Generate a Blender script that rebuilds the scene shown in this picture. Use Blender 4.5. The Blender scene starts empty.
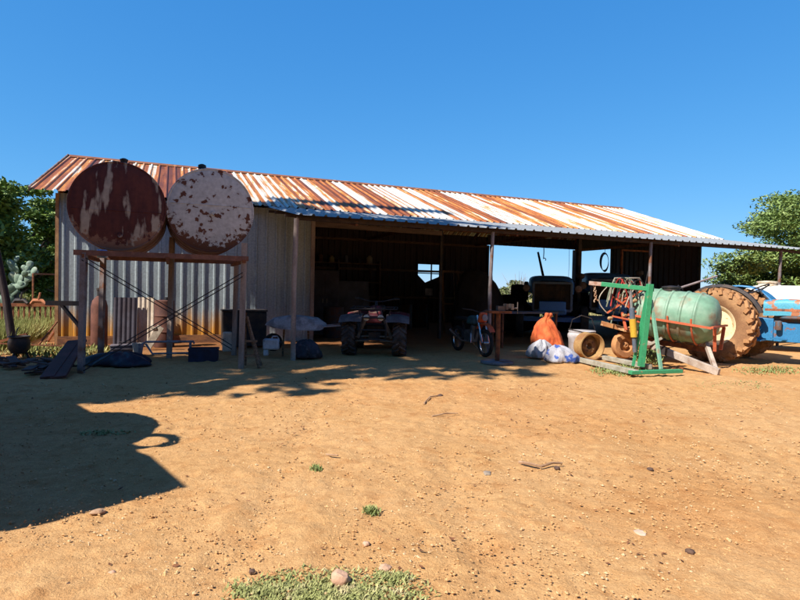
import bpy, math, random
import numpy as np
from math import radians as rad, sin, cos, pi
from mathutils import Vector as V, Matrix as Mx

random.seed(7); rng = np.random.default_rng(7)
SC = bpy.context.scene
COL = SC.collection

# ------------------------------------------------------------------ camera
FOC = 560.0; TH = rad(1.228); RHO = rad(1.2); EYE = 1.5
cF = V((0, cos(TH), -sin(TH))); cR0 = V((1, 0, 0)); cU0 = V((0, sin(TH), cos(TH)))
cR = cos(RHO)*cR0 + sin(RHO)*cU0; cU = -sin(RHO)*cR0 + cos(RHO)*cU0
cam = bpy.data.cameras.new('camera'); camo = bpy.data.objects.new('camera', cam); COL.objects.link(camo)
cam.sensor_width = 36; cam.lens = FOC/800*36; cam.clip_start = .05; cam.clip_end = 3000
m = Mx.Identity(4)
for i in range(3):
    m[i][0] = cR[i]; m[i][1] = cU[i]; m[i][2] = -cF[i]
m[2][3] = EYE
camo.matrix_world = m
SC.camera = camo

# ------------------------------------------------------------------ sky, sun, exposure
SUN_EL = rad(46); TOSUN = V((-.76, -.65, 0)).normalized()
sd = (TOSUN*cos(SUN_EL) + V((0, 0, sin(SUN_EL)))).normalized()
w = bpy.data.worlds.new('World'); SC.world = w; w.use_nodes = True
nt = w.node_tree; nt.nodes.clear()
sky = nt.nodes.new('ShaderNodeTexSky'); sky.sky_type = 'NISHITA'; sky.sun_disc = False
sky.sun_elevation = SUN_EL; sky.sun_rotation = math.atan2(sd.x, sd.y)
sky.altitude = 900; sky.air_density = .85; sky.dust_density = .15; sky.ozone_density = 3.2
bg = nt.nodes.new('ShaderNodeBackground'); bg.inputs[1].default_value = .115
wo = nt.nodes.new('ShaderNodeOutputWorld')
sc_ = nt.nodes.new('ShaderNodeSeparateColor'); cc_ = nt.nodes.new('ShaderNodeCombineColor'); nt.links.new(sky.outputs[0], sc_.inputs[0])
for i_, (gm_, k_, r0_) in enumerate(((1.0, .37, .62), (.57, 1.22, 1.36), (.35, 2.7, 2.72))):     # camera response of the blue sky
    def mn_(op, a_, v_):
        n_ = nt.nodes.new('ShaderNodeMath'); n_.operation = op; nt.links.new(a_, n_.inputs[0])
        if isinstance(v_, float): n_.inputs[1].default_value = v_
        else: nt.links.new(v_, n_.inputs[1])
        return n_.outputs[0]
    hi_ = mn_('MULTIPLY', mn_('POWER', sc_.outputs[i_], gm_), k_)
    le_ = (0.0, 4.0, 3.5)[i_]
    lo_ = mn_('MULTIPLY', mn_('POWER', sc_.outputs[i_], le_), k_*r0_**(gm_-le_))
    nt.links.new(mn_('MINIMUM' if i_ else 'MAXIMUM', hi_, lo_), cc_.inputs[i_])
nt.links.new(cc_.outputs[0], bg.inputs[0]); nt.links.new(bg.outputs[0], wo.inputs[0])
sl = bpy.data.lights.new('sun', 'SUN'); sl.energy = 5.0; sl.angle = rad(.53); sl.color = (1, .93, .82)
so = bpy.data.objects.new('sun', sl); COL.objects.link(so); so.rotation_euler = sd.to_track_quat('Z', 'Y').to_euler()
SC.view_settings.view_transform = 'Standard'; SC.view_settings.look = 'None'
SC.view_settings.exposure = .7; SC.view_settings.gamma = 1
SC.cycles.max_bounces = 8; SC.cycles.diffuse_bounces = 4

# ------------------------------------------------------------------ measuring helpers
def ray(x, y):
    x = float(x); y = float(y); return cF + (x-400)/FOC*cR - (y-300)/FOC*cU
def at(x, y, D):
    d = ray(x, y); return V((0, 0, EYE)) + d*(D/d.y)
def gp(x, y, z=0.0):
    d = ray(x, y); return V((0, 0, EYE)) + d*((z-EYE)/d.z)
SA = rad(22.3); SU = V((cos(SA), sin(SA), 0)); SN = V((-sin(SA), cos(SA), 0)); SO = V((-8., 13.1, 0))
def S(t, s, z=0.0): return SO + SU*t + SN*s + V((0, 0, z))
def onS(x, y, s):
    d = ray(x, y); c = V((0, 0, EYE)); k = (s-(c-SO).dot(SN))/d.dot(SN); return c+d*k
def sloc(x, y, s):
    p = onS(x, y, s)-SO; return p.dot(SU), p.z

# ------------------------------------------------------------------ materials
MATS = {}
def mat(name, c1, c2=None, c3=None, scale=6.0, rough=.8, metal=0.0, bump=.15, bscale=40, lo=.42, hi=.58, lo3=.62, stretch=None, spec=.3, trans=0, detail=6):
    if name in MATS: return MATS[name]
    mt = bpy.data.materials.new(name); mt.use_nodes = True; t = mt.node_tree; N = t.nodes; L = t.links
    b = N['Principled BSDF']; b.inputs['Roughness'].default_value = rough; b.inputs['Metallic'].default_value = metal
    b.inputs['Specular IOR Level'].default_value = spec
    tc = N.new('ShaderNodeTexCoord'); src = tc.outputs['Object']
    if stretch:
        mp = N.new('ShaderNodeMapping'); mp.inputs['Scale'].default_value = stretch; L.new(src, mp.inputs[0]); src = mp.outputs[0]
    nz = N.new('ShaderNodeTexNoise'); nz.inputs['Scale'].default_value = scale; nz.inputs['Detail'].default_value = detail
    L.new(src, nz.inputs['Vector'])
    if c2 is None: c2 = tuple(c*.72 for c in c1)
    r = N.new('ShaderNodeValToRGB'); e = r.color_ramp.elements
    e[0].position = lo; e[0].color = (*c1, 1); e[1].position = hi; e[1].color = (*c2, 1)
    if c3: k = e.new(lo3 if lo3 > hi else hi+.05); k.color = (*c3, 1)
    L.new(nz.outputs['Fac'], r.inputs[0])
    n2 = N.new('ShaderNodeTexNoise'); n2.inputs['Scale'].default_value = bscale; n2.inputs['Detail'].default_value = 4
    L.new(tc.outputs['Object'], n2.inputs['Vector'])
    mx = N.new('ShaderNodeMix'); mx.data_type = 'RGBA'; mx.blend_type = 'MULTIPLY'; mx.inputs[0].default_value = 1
    mr = N.new('ShaderNodeMapRange'); mr.inputs[1].default_value = .25; mr.inputs[2].default_value = .75; mr.inputs[3].default_value = .8; mr.inputs[4].default_value = 1.15
    L.new(n2.outputs['Fac'], mr.inputs[0])
    L.new(r.outputs[0], mx.inputs[6]); L.new(mr.outputs[0], mx.inputs[7]); L.new(mx.outputs[2], b.inputs['Base Color'])
    if bump:
        bp = N.new('ShaderNodeBump'); bp.inputs['Strength'].default_value = bump; bp.inputs['Distance'].default_value = .02
        L.new(n2.outputs['Fac'], bp.inputs['Height']); L.new(bp.outputs[0], b.inputs['Normal'])
    MATS[name] = mt; return mt

def math_node(N, L, op, a, b=None, c=None):
    n = N.new('ShaderNodeMath'); n.operation = op
    for i, v in enumerate((a, b, c)):
        if v is None: continue
        if isinstance(v, (int, float)): n.inputs[i].default_value = v
        else: L.new(v, n.inputs[i])
    return n.outputs[0]

def sheet_mat(name, cols, pos, sheetw=.69, pitch=.23, rib_rust_lit=.12, streak=(1.8, .22, .22), rough=.55, metal=.35, wsheet=.42, wrib=.22, xgrad=0.0, stain=None, offs=0.0):
    """corrugated iron: colour differs sheet by sheet and in streaks running down the sheet"""
    mt = bpy.data.materials.new(name); mt.use_nodes = True; t = mt.node_tree; N = t.nodes; L = t.links
    b = N['Principled BSDF']; b.inputs['Roughness'].default_value = rough; b.inputs['Metallic'].default_value = metal
    tc = N.new('ShaderNodeTexCoord'); sp = N.new('ShaderNodeSeparateXYZ'); L.new(tc.outputs['Object'], sp.inputs[0])
    x = sp.outputs[0]
    fl = math_node(N, L, 'FLOOR', math_node(N, L, 'DIVIDE', math_node(N, L, 'ADD', x, .04), sheetw))
    wn = N.new('ShaderNodeTexWhiteNoise'); wn.noise_dimensions = '1D'; L.new(math_node(N, L, 'ADD', fl, 17.3+offs), wn.inputs['W'])
    fl2 = math_node(N, L, 'FLOOR', math_node(N, L, 'DIVIDE', math_node(N, L, 'ADD', x, .04), pitch))
    wn2 = N.new('ShaderNodeTexWhiteNoise'); wn2.noise_dimensions = '1D'; L.new(math_node(N, L, 'ADD', fl2, 3.1+offs), wn2.inputs['W'])
    mp = N.new('ShaderNodeMapping'); mp.inputs['Scale'].default_value = streak; L.new(tc.outputs['Object'], mp.inputs[0])
    nz = N.new('ShaderNodeTexNoise'); nz.inputs['Scale'].default_value = 3.2; nz.inputs['Detail'].default_value = 7; nz.inputs['Roughness'].default_value = .65; L.new(mp.outputs[0], nz.inputs['Vector'])
    v = math_node(N, L, 'MULTIPLY', wn.outputs[0], wsheet)
    v = math_node(N, L, 'ADD', v, math_node(N, L, 'MULTIPLY', wn2.outputs[0], wrib))
    v = math_node(N, L, 'ADD', v, math_node(N, L, 'MULTIPLY', math_node(N, L, 'SUBTRACT', nz.outputs['Fac'], .5), 1.0))
    fr = math_node(N, L, 'MULTIPLY', math_node(N, L, 'FRACT', math_node(N, L, 'DIVIDE', math_node(N, L, 'ADD', x, .04), pitch)), pitch)
    rib = math_node(N, L, 'LESS_THAN', fr, .075)
    v = math_node(N, L, 'ADD', v, math_node(N, L, 'MULTIPLY', rib, rib_rust_lit))
    v = math_node(N, L, 'SUBTRACT', v, math_node(N, L, 'MULTIPLY', x, xgrad))
    r = N.new('ShaderNodeValToRGB'); e = r.color_ramp.elements
    e[0].position = pos[0]; e[0].color = (*cols[0], 1); e[1].position = pos[-1]; e[1].color = (*cols[-1], 1)
    for c, q in zip(cols[1:-1], pos[1:-1]):
        k = e.new(q); k.color = (*c, 1)
    L.new(v, r.inputs[0]); col = r.outputs[0]
    n3 = N.new('ShaderNodeTexNoise'); n3.inputs['Scale'].default_value = 22; n3.inputs['Detail'].default_value = 5; L.new(tc.outputs['Object'], n3.inputs['Vector'])
    mr = N.new('ShaderNodeMapRange'); mr.inputs[1].default_value = .25; mr.inputs[2].default_value = .75; mr.inputs[3].default_value = .72; mr.inputs[4].default_value = 1.2
    L.new(n3.outputs['Fac'], mr.inputs[0])
    mx = N.new('ShaderNodeMix'); mx.data_type = 'RGBA'; mx.blend_type = 'MULTIPLY'; mx.inputs[0].default_value = 1
    L.new(col, mx.inputs[6]); L.new(mr.outputs[0], mx.inputs[7]); col = mx.outputs[2]
    if stain:   # rising rust along the foot of the wall
        z = sp.outputs[2]
        h = math_node(N, L, 'ADD', math_node(N, L, 'MULTIPLY', nz.outputs['Fac'], 1.2), -.62)
        k = math_node(N, L, 'SUBTRACT', math_node(N, L, 'ADD', h, stain[1]), z)
        rg = N.new('ShaderNodeMapRange'); rg.inputs[1].default_value = 4.7; rg.inputs[2].default_value = 4.0; L.new(x, rg.inputs[0])
        k = math_node(N, L, 'MULTIPLY', math_node(N, L, 'MULTIPLY', k, 1.6), rg.outputs[0]); cl = N.new('ShaderNodeClamp'); L.new(k, cl.inputs[0])
        m2 = N.new('ShaderNodeMix'); m2.data_type = 'RGBA'; L.new(cl.outputs[0], m2.inputs[0]); L.new(col, m2.inputs[6]); m2.inputs[7].default_value = (*stain[0], 1); col = m2.outputs[2]
    L.new(col, b.inputs['Base Color'])
    bp = N.new('ShaderNodeBump'); bp.inputs['Strength'].default_value = .12; bp.inputs['Distance'].default_value = .02
    L.new(n3.outputs['Fac'], bp.inputs['Height']); L.new(bp.outputs[0], b.inputs['Normal'])
    MATS[name] = mt; return mt

# ------------------------------------------------------------------ mesh builder
class MB:
    def __init__(self): self.v = []; self.f = []
    def add(self, vs, fs):
        o = len(self.v); self.v += [V(p) for p in vs]; self.f += [[i+o for i in q] for q in fs]; return self
    def box(self, c, size, rot=None, taper=1.0):
        sx, sy, sz = [q/2 for q in size]; vs = []
        for z in (-1, 1):
            k = taper if z > 0 else 1
            for x, y in ((-1, -1), (1, -1), (1, 1), (-1, 1)):
                p = V((x*sx*k, y*sy*k, z*sz))
                if rot: p = rot @ p
                vs.append(p+V(c))
        return self.add(vs, [(3, 2, 1, 0), (4, 5, 6, 7), (0, 1, 5, 4), (1, 2, 6, 5), (2, 3, 7, 6), (3, 0, 4, 7)])
    def bar(self, a, b, w, h, up=(0, 0, 1)):
        a = V(a); b = V(b); d = b-a; L = d.length; d.normalize(); up = V(up)
        if abs(d.dot(up)) > .98: up = V((0, 1, 0))
        s = d.cross(up).normalized(); q = s.cross(d)
        vs = []
        for p in (a, b):
            for i, j in ((-1, -1), (1, -1), (1, 1), (-1, 1)): vs.append(p+s*(i*w/2)+q*(j*h/2))
        return self.add(vs, [(3, 2, 1, 0), (4, 5, 6, 7), (0, 1, 5, 4), (1, 2, 6, 5), (2, 3, 7, 6), (3, 0, 4, 7)])
    def tube(self, pts, r, n=8, closed=False, caps=True):
        pts = [V(p) for p in pts]; k = len(pts); rs = r if isinstance(r, (list, tuple)) else [r]*k
        vs = []; pu = None
        for i, p in enumerate(pts):
            if closed: d = pts[(i+1) % k]-pts[i-1]
            else: d = pts[min(i+1, k-1)]-pts[max(i-1, 0)]
            d.normalize()
            if pu is None: pu = d.orthogonal().normalized()
            pu = (pu-d*pu.dot(d)).normalized(); s = d.cross(pu)
            for j in range(n):
                t = 2*pi*j/n; vs.append(p+(pu*cos(t)+s*sin(t))*rs[i])
        fs = []
        for i in range(k if closed else k-1):
            i2 = (i+1) % k
            for j in range(n): fs.append((i*n+j, i*n+(j+1) % n, i2*n+(j+1) % n, i2*n+j))
        if caps and not closed: fs += [tuple(range(n))[::-1], tuple((k-1)*n+j for j in range(n))]
        return self.add(vs, fs)
    def lathe(self, prof, origin, axis, n=32, caps=True):
        """prof: (along, radius) pairs"""
        o = V(origin); a = V(axis).normalized(); x = a.orthogonal().normalized()
        if abs(a.z) < .9: x = (V((0, 0, 1))-a*a.z).normalized()
        y = a.cross(x); vs = []
        for h, r in prof:
            for j in range(n):
                t = 2*pi*j/n; vs.append(o+a*h+(x*cos(t)+y*sin(t))*r)
        fs = []; k = len(prof)
        for i in range(k-1):
            for j in range(n): fs.append((i*n+j, i*n+(j+1) % n, (i+1)*n+(j+1) % n, (i+1)*n+j))
        if caps:
            fs += [tuple(range(n))[::-1], tuple((k-1)*n+j for j in range(n))]
        return self.add(vs, fs)
    def sheet(self, o, du, dv, nrm, W, L, pitch=.23, depth=.034, rib=.035, flank=.02, nl=2, start=0.0, sag=0.0, thick=0.0):
        """corrugated iron: ribs run along dv"""
        o = V(o); du = V(du); dv = V(dv); nrm = V(nrm); xs = []
        x = start
        while x < W:
            for dx, h in ((0, 0), (flank, 1), (flank+rib, 1), (2*flank+rib, 0)):
                if x+dx <= W: xs.append((x+dx, h*depth))
            x += pitch
        if start > 0: xs = [(0, 0)]+xs
        if xs[-1][0] < W: xs.append((W, 0))
        vs = []; c = len(xs)
        for j in range(nl+1):
            v = L*j/nl
            for a, h in xs:
                vs.append(o+du*a+dv*v+nrm*(h+(sag*sin(a*1.3+j*2.1)*sin(a*.37) if 0 < j < nl or sag else 0)))
        fs = [(j*c+i, j*c+i+1, (j+1)*c+i+1, (j+1)*c+i) for j in range(nl) for i in range(c-1)]
        return self.add(vs, fs)
    def torus(self, c, axis, R, r, n=28, k=8, a0=0, a1=2*pi):
        a = V(axis).normalized(); x = a.orthogonal().normalized()
        if abs(a.z) < .9: x = (V((0, 0, 1))-a*a.z).normalized()
        y = a.cross(x); cl = abs(a1-a0-2*pi) < 1e-6
        m_ = n if cl else n+1
        pts = [V(c)+(x*cos(a0+(a1-a0)*i/n)+y*sin(a0+(a1-a0)*i/n))*R for i in range(m_)]
        return self.tube(pts, r, k, closed=cl)
    def build(self, name, material, parent=None, smooth=40, world=False, bevel=0, loc=None):
        me = bpy.data.meshes.new(name); vs = self.v
        if world and parent is not None:
            P = Mx.Translation(parent.location) @ Mx.Rotation(parent.rotation_euler.z, 4, 'Z') @ Mx.Scale(parent.scale.x, 4)
            pp = parent
            Pi = P.inverted(); vs = [Pi @ p for p in vs]
        if loc is not None: vs = [p-V(loc) for p in vs]
        me.from_pydata([tuple(p) for p in vs], [], self.f); me.validate()
        ob = bpy.data.objects.new(name, me); COL.objects.link(ob)
        if loc is not None: ob.location = loc
        if parent: ob.parent = parent
        if material: me.materials.append(material)
        if smooth:
            me.shade_smooth(); me.set_sharp_from_angle(angle=rad(smooth))
        if bevel:
            b = ob.modifiers.new('bevel', 'BEVEL'); b.width = bevel; b.segments = 2; b.limit_method = 'ANGLE'
        return ob

def tag(o, label=None, cat=None, group=None, kind=None):
    if label: o['label'] = label
    if cat: o['category'] = cat
    if group: o['group'] = group
    if kind: o['kind'] = kind
    return o
def thing(name, label, cat, loc, rz=0, group=None, scale=1):
    o = bpy.data.objects.new(name, None); COL.objects.link(o); o.empty_display_size = .2
    o.location = loc; o.rotation_euler = (0, 0, rz); o.scale = (scale,)*3
    return tag(o, label, cat, group)
def fastmesh(name, verts, nper, material, parent=None, smooth=False):
    """verts: (N,nper,3) array of separate polygons"""
    verts = np.asarray(verts, dtype=np.float32); N = len(verts)
    me = bpy.data.meshes.new(name); me.vertices.add(N*nper); me.vertices.foreach_set('co', verts.reshape(-1))
    me.loops.add(N*nper); me.loops.foreach_set('vertex_index', np.arange(N*nper, dtype=np.int32))
    me.polygons.add(N); me.polygons.foreach_set('loop_start', np.arange(0, N*nper, nper, dtype=np.int32))
    me.update(); me.validate()
    ob = bpy.data.objects.new(name, me); COL.objects.link(ob); me.materials.append(material)
    if parent: ob.parent = parent
    return ob
def vnoise(x, y, seed=0):
    """cheap smooth 2-D value noise"""
    r = np.random.default_rng(seed); tab = r.random((64, 64))
    xi = np.floor(x).astype(int); yi = np.floor(y).astype(int); fx = x-xi; fy = y-yi
    fx = fx*fx*(3-2*fx); fy = fy*fy*(3-2*fy)
    g = lambda a, b: tab[a % 64, b % 64]
    return (g(xi, yi)*(1-fx)+g(xi+1, yi)*fx)*(1-fy)+(g(xi, yi+1)*(1-fx)+g(xi+1, yi+1)*fx)*fy

# palette --------------------------------------------------------------------
RUST = (.16, .055, .025); RUST2 = (.30, .11, .04)
m_rust = mat('rusty_steel', (.13, .05, .03), (.24, .09, .04), scale=9, rough=.85, metal=.2)
m_pole = mat('weathered_pole', (.38, .30, .26), (.26, .19, .16), scale=5, stretch=(1, 1, .2), rough=.85, bscale=30)
m_pipe = mat('grey_pipe_steel', (.27, .24, .25), (.20, .15, .14), (.22, .10, .06), scale=4, rough=.7, metal=.3)
m_black = mat('black_rubber', (.018, .018, .02), (.035, .03, .028), rough=.75, scale=8)
m_dark = mat('dark_steel', (.03, .03, .035), (.06, .045, .04), rough=.6, metal=.3)
m_wood = mat('old_timber', (.25, .16, .10), (.14, .085, .055), scale=5, stretch=(1, 8, 8), rough=.9)
m_greywood = mat('bleached_timber', (.36, .31, .25), (.24, .20, .16), scale=4, stretch=(2, 2, 2), rough=.9)

# ------------------------------------------------------------------ ground
def ground_mat():
    mt = bpy.data.materials.new('red_sand'); mt.use_nodes = True; t = mt.node_tree; N = t.nodes; L = t.links
    b = N['Principled BSDF']; b.inputs['Roughness'].default_value = .95; b.inputs['Specular IOR Level'].default_value = .1
    tc = N.new('ShaderNodeTexCoord')
    def noise(s, d=5, r=.55, off=0):
        n = N.new('ShaderNodeTexNoise'); n.inputs['Scale'].default_value = s; n.inputs['Detail'].default_value = d; n.inputs['Roughness'].default_value = r
        mp = N.new('ShaderNodeMapping'); mp.inputs['Location'].default_value = (off, off*.7, 0); L.new(tc.outputs['Object'], mp.inputs[0]); L.new(mp.outputs[0], n.inputs['Vector']); return n.outputs['Fac']
    def ramp(f, a, b_, ca, cb):
        r = N.new('ShaderNodeValToRGB'); e = r.color_ramp.elements; e[0].position = a; e[1].position = b_; e[0].color = (*ca, 1); e[1].color = (*cb, 1); L.new(f, r.inputs[0]); return r.outputs[0]
    def mix(f, a, b_, mode='MIX'):
        x = N.new('ShaderNodeMix'); x.data_type = 'RGBA'; x.blend_type = mode
        if isinstance(f, float): x.inputs[0].default_value = f
        else: L.new(f, x.inputs[0])
        L.new(a, x.inputs[6]); L.new(b_, x.inputs[7]); return x.outputs[2]
    base = ramp(noise(.55, 6, .6), .38, .66, (.55, .340, .162), (.51, .300, .130))
    red = ramp(noise(.32, 5, .6, 9), .50, .72, (1, 1, 1), (.92, .80, .70))
    c = mix(1.0, base, red, 'MULTIPLY')
    blot = ramp(noise(3.2, 6, .62, 4), .52, .70, (1, 1, 1), (.80, .68, .58)); c = mix(.8, c, blot, 'MULTIPLY')
    med = ramp(noise(11, 8, .75, 3), .34, .60, (.88, .80, .72), (1.10, 1.10, 1.08)); c = mix(.9, c, med, 'MULTIPLY')
    gr = ramp(noise(95, 3, .8, 2), .33, .67, (.76, .71, .68), (1.2, 1.2, 1.2)); c = mix(.85, c, gr, 'MULTIPLY')
    v = N.new('ShaderNodeTexVoronoi'); v.inputs['Scale'].default_value = 70; L.new(tc.outputs['Object'], v.inputs['Vector'])
    sp = ramp(v.outputs['Color'], .86, .88, (1, 1, 1), (1.35, 1.38, 1.42)); c = mix(.6, c, sp, 'MULTIPLY')
    # interior shade painted into the ground colour over the shed floor
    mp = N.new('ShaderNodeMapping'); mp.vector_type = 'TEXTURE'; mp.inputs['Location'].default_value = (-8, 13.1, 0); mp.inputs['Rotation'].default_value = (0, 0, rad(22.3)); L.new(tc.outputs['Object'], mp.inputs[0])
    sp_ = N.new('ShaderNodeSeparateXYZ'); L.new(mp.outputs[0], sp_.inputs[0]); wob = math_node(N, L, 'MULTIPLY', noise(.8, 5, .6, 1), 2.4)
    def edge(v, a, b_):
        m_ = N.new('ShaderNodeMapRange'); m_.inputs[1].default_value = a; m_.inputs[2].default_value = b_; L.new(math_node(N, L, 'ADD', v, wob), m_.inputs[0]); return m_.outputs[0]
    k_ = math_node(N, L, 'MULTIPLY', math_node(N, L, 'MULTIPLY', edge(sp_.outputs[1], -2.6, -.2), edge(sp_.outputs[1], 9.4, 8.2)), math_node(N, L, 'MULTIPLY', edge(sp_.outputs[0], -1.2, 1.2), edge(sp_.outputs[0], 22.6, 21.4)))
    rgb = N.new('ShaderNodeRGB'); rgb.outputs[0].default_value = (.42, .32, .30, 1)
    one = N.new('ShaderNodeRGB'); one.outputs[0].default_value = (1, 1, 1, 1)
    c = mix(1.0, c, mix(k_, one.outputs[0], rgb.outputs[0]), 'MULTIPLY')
    L.new(c, b.inputs['Base Color'])
    h = math_node(N, L, 'ADD', math_node(N, L, 'MULTIPLY', noise(16, 6, .7, 3), .9), math_node(N, L, 'MULTIPLY', noise(95, 3, .8, 2), .35))
    bp = N.new('ShaderNodeBump'); bp.inputs['Strength'].default_value = .8; bp.inputs['Distance'].default_value = .026
    L.new(h, bp.inputs['Height']); L.new(bp.outputs[0], b.inputs['Normal'])
    return mt
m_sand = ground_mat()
# one sheet: fine relief near the camera, plain far away
xs = np.concatenate([[-900, -200, -60, -25], np.arange(-12, 12.01, .045), [25, 60, 200, 900]])
ys = np.concatenate([[-60, -10], np.arange(.6, 11.0, .045), np.arange(11.1, 16, .15), [17, 20, 30, 60, 150, 400, 1500]])
X, Y = np.meshgrid(xs, ys)
near = np.clip((12-np.abs(X))/1.5, 0, 1)*np.clip((Y-.6)/.5, 0, 1)*np.clip((15.5-Y)/4, 0, 1)
Z = (vnoise(X*1.1+9, Y*1.1, 1)-.5)*.035+(vnoise(X*4, Y*4, 2)-.5)*.014+(vnoise(X*10, Y*10, 3)-.5)*.011+np.maximum(vnoise(X*16, Y*16, 4)-.68, 0)*.075+(vnoise(X*21, Y*21, 6)-.5)*.008
Z = Z*near - .004*0
for xa, xb, yb in ((-1.0, -.2, 12.5), (.5, 1.0, 12.5), (3.0, 5.2, 10.5), (4.4, 6.6, 10.5)):
    xc = xa+(xb-xa)*((Y-1)/(yb-1))**2+.12*np.sin(Y*.9+xa); Z -= .014*np.exp(-((X-xc)/.11)**2)*near*(Y < yb)*(.4+vnoise(X*.8, Y*.8, 8))
nx, ny = len(xs), len(ys)
me = bpy.data.meshes.new('ground'); me.vertices.add(nx*ny)
me.vertices.foreach_set('co', np.stack([X, Y, Z], -1).astype(np.float32).reshape(-1))
ii = (np.arange(ny-1)[:, None]*nx+np.arange(nx-1)[None, :]).reshape(-1)
q = np.stack([ii, ii+1, ii+nx+1, ii+nx], -1).astype(np.int32)
me.loops.add(q.size); me.loops.foreach_set('vertex_index', q.reshape(-1)); me.polygons.add(len(q)); me.polygons.foreach_set('loop_start', np.arange(0, q.size, 4, dtype=np.int32))
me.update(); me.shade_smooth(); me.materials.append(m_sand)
g = bpy.data.objects.new('ground', me); COL.objects.link(g); tag(g, kind='structure')

m_field = mat('field_soil_grass', (.17, .18, .06), (.26, .24, .09), (.34, .22, .09), scale=.6, rough=1, bscale=12)
mb = MB()
ring = [S(-40, -1.2), S(-2.2, .4), S(-.9, 1.2), S(-.9, 8.4), S(21.6, 8.4), S(26, 2), S(120, -6), S(160, 300), S(-160, 300), S(-160, 20)]
mb.add([V((p.x, p.y, .006)) for p in ring], [tuple(range(len(ring)))])
tag(mb.build('field', m_field, smooth=0), kind='structure')

# ------------------------------------------------------------------ shed
SHL = 20.7; SHD = 7.0; RID_S = 4.8; RID_Z = 5.34; EAV = 3.57
shed = thing('farm_shed', 'long open-fronted corrugated iron shed with a rust-striped roof and lean-to canopy', 'shed', SO, SA)
m_roof = sheet_mat('rust_striped_roof', [(.62, .60, .55), (.62, .52, .38), (.60, .25, .055), (.36, .11, .03), (.15, .045, .022)], [.17, .23, .28, .42, .66], wsheet=.24, wrib=.58, sheetw=.46, rib_rust_lit=-.20, streak=(2.6, .16, .16), xgrad=-.002, metal=.1)  # roof ribs paler: less rust, plus their sunlit flank painted in
m_wall = sheet_mat('galvanised_wall', [(.36, .42, .45), (.25, .30, .33), (.15, .155, .16)], [.2, .5, .9], wsheet=.3, pitch=.26, sheetw=.78, rib_rust_lit=.02, streak=(2, 2, .2), metal=.3, rough=.5, stain=((.60, .29, .05), .95))
m_can = sheet_mat('galvanised_canopy', [(.27, .29, .31), (.24, .25, .26), (.20, .14, .11)], [.35, .7, 1.0], wsheet=.2, pitch=.25, sheetw=.75, rib_rust_lit=-.02, streak=(1.6, .3, .3), metal=.25, rough=.55)
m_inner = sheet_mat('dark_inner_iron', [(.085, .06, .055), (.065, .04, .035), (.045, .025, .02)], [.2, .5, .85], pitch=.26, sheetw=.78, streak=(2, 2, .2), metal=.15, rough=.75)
def slope(s0, z0, s1, z1, t0, t1, pitch, name, m_, lift=0, **k):
    d = V((0, s1-s0, z1-z0)); L_ = d.length; d.normalize(); n_ = V((1, 0, 0)).cross(d)
    if n_.z < 0: n_ = -n_
    b = MB(); b.sheet((0, 0, 0), (1, 0, 0), d, n_, t1-t0, L_, pitch=pitch, **k)
    o = b.build(name, m_, shed, smooth=0); o.location = (t0, s0, z0+lift)
    return o
slope(-.42, EAV-.03, RID_S, RID_Z, -.5, SHL+.8, .23, 'front_roof_sheeting', m_roof, nl=24, sag=.004)
slope(SHD+.45, 3.72, RID_S, RID_Z, -.5, SHL+.8, .23, 'rear_roof_sheeting', m_roof, nl=6)
# ridge capping
b = MB()
for (s1, z1) in ((RID_S-.2, RID_Z-.04), (RID_S+.2, RID_Z-.10)):
    b.add([(-.52, RID_S, RID_Z+.06), (SHL+.82, RID_S, RID_Z+.06), (SHL+.82, s1, z1), (-.52, s1, z1)], [(0, 1, 2, 3)])
b.build('ridge_capping', mat('rusty_ridge', (.26, .10, .05), (.16, .06, .035), (.4, .2, .1), scale=3), shed)
# barge flashing on the left gable
b = MB(); b.bar((-.53, -.34, EAV-.02), (-.53, RID_S, RID_Z+.02), .025, .11); b.bar((-.53, SHD+.45, 3.69), (-.53, RID_S, RID_Z+.0), .025, .11)
b.build('barge_flashing', m_pipe, shed)
# canopy
slope(-4.16, 2.9, -.36, 3.53, 4.72, 20.9, .25, 'canopy_sheeting', m_can, nl=10, sag=.005, start=.04)
b = MB()
for s_, z_ in ((-3.98, 2.875), (-2.7, 3.08), (-1.4, 3.30), (-.5, 3.43)):
    b.bar((4.75, s_, z_-.03), (20.85, s_, z_-.03), .05, .06)
b.build('canopy_purlin', mat('smoke_dark_timber', (.07, .045, .035), (.045, .03, .025), scale=5), shed)  # canopy purlins: old timber in an evenly darker tone
b = MB()
for s_ in (.3, 1.6, 2.9, 4.2):
    z_ = EAV+(s_+.32)/(RID_S+.32)*(RID_Z-EAV); b.bar((-.45, s_, z_-.05), (SHL+.75, s_, z_-.05), .05, .09)
for s_ in (5.5, 6.6):
    z_ = 3.72+(SHD+.45-s_)/(SHD+.45-RID_S)*(RID_Z-3.72); b.bar((-.45, s_, z_-.07), (SHL+.75, s_, z_-.07), .05, .09)
b.build('roof_purlin', m_wood, shed)
for t_, lab in ((4.72, None), (9.26, None), (14.08, None), (19.2, None)):
    b = MB(); b.tube([(t_, -4.0, -.1), (t_+random.uniform(-.03, .03), -4.0, 1.5), (t_+.02, -4.0, 2.84)], .042 if t_ > 5 else .052, 10); b.build('canopy_post', m_pole if t_ < 5 else m_pipe, shed)
# rafters
for t_ in (.05, 6.0, 9.95, 15.1, SHL-.05):
    b = MB(); b.bar((t_, 0, EAV-.02), (t_, RID_S, RID_Z-.12), .06, .12); b.bar((t_, RID_S, RID_Z-.12), (t_, SHD+.2, 3.72), .06, .12)
    if t_ > 5: b.bar((t_, .05, EAV-.1), (t_, -4.0, 2.82), .05, .09)
    b.bar((t_, .1, 3.5), (t_, SHD-.1, 3.5), .06, .12)
    b.build('rafter', m_rust, shed)
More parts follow.
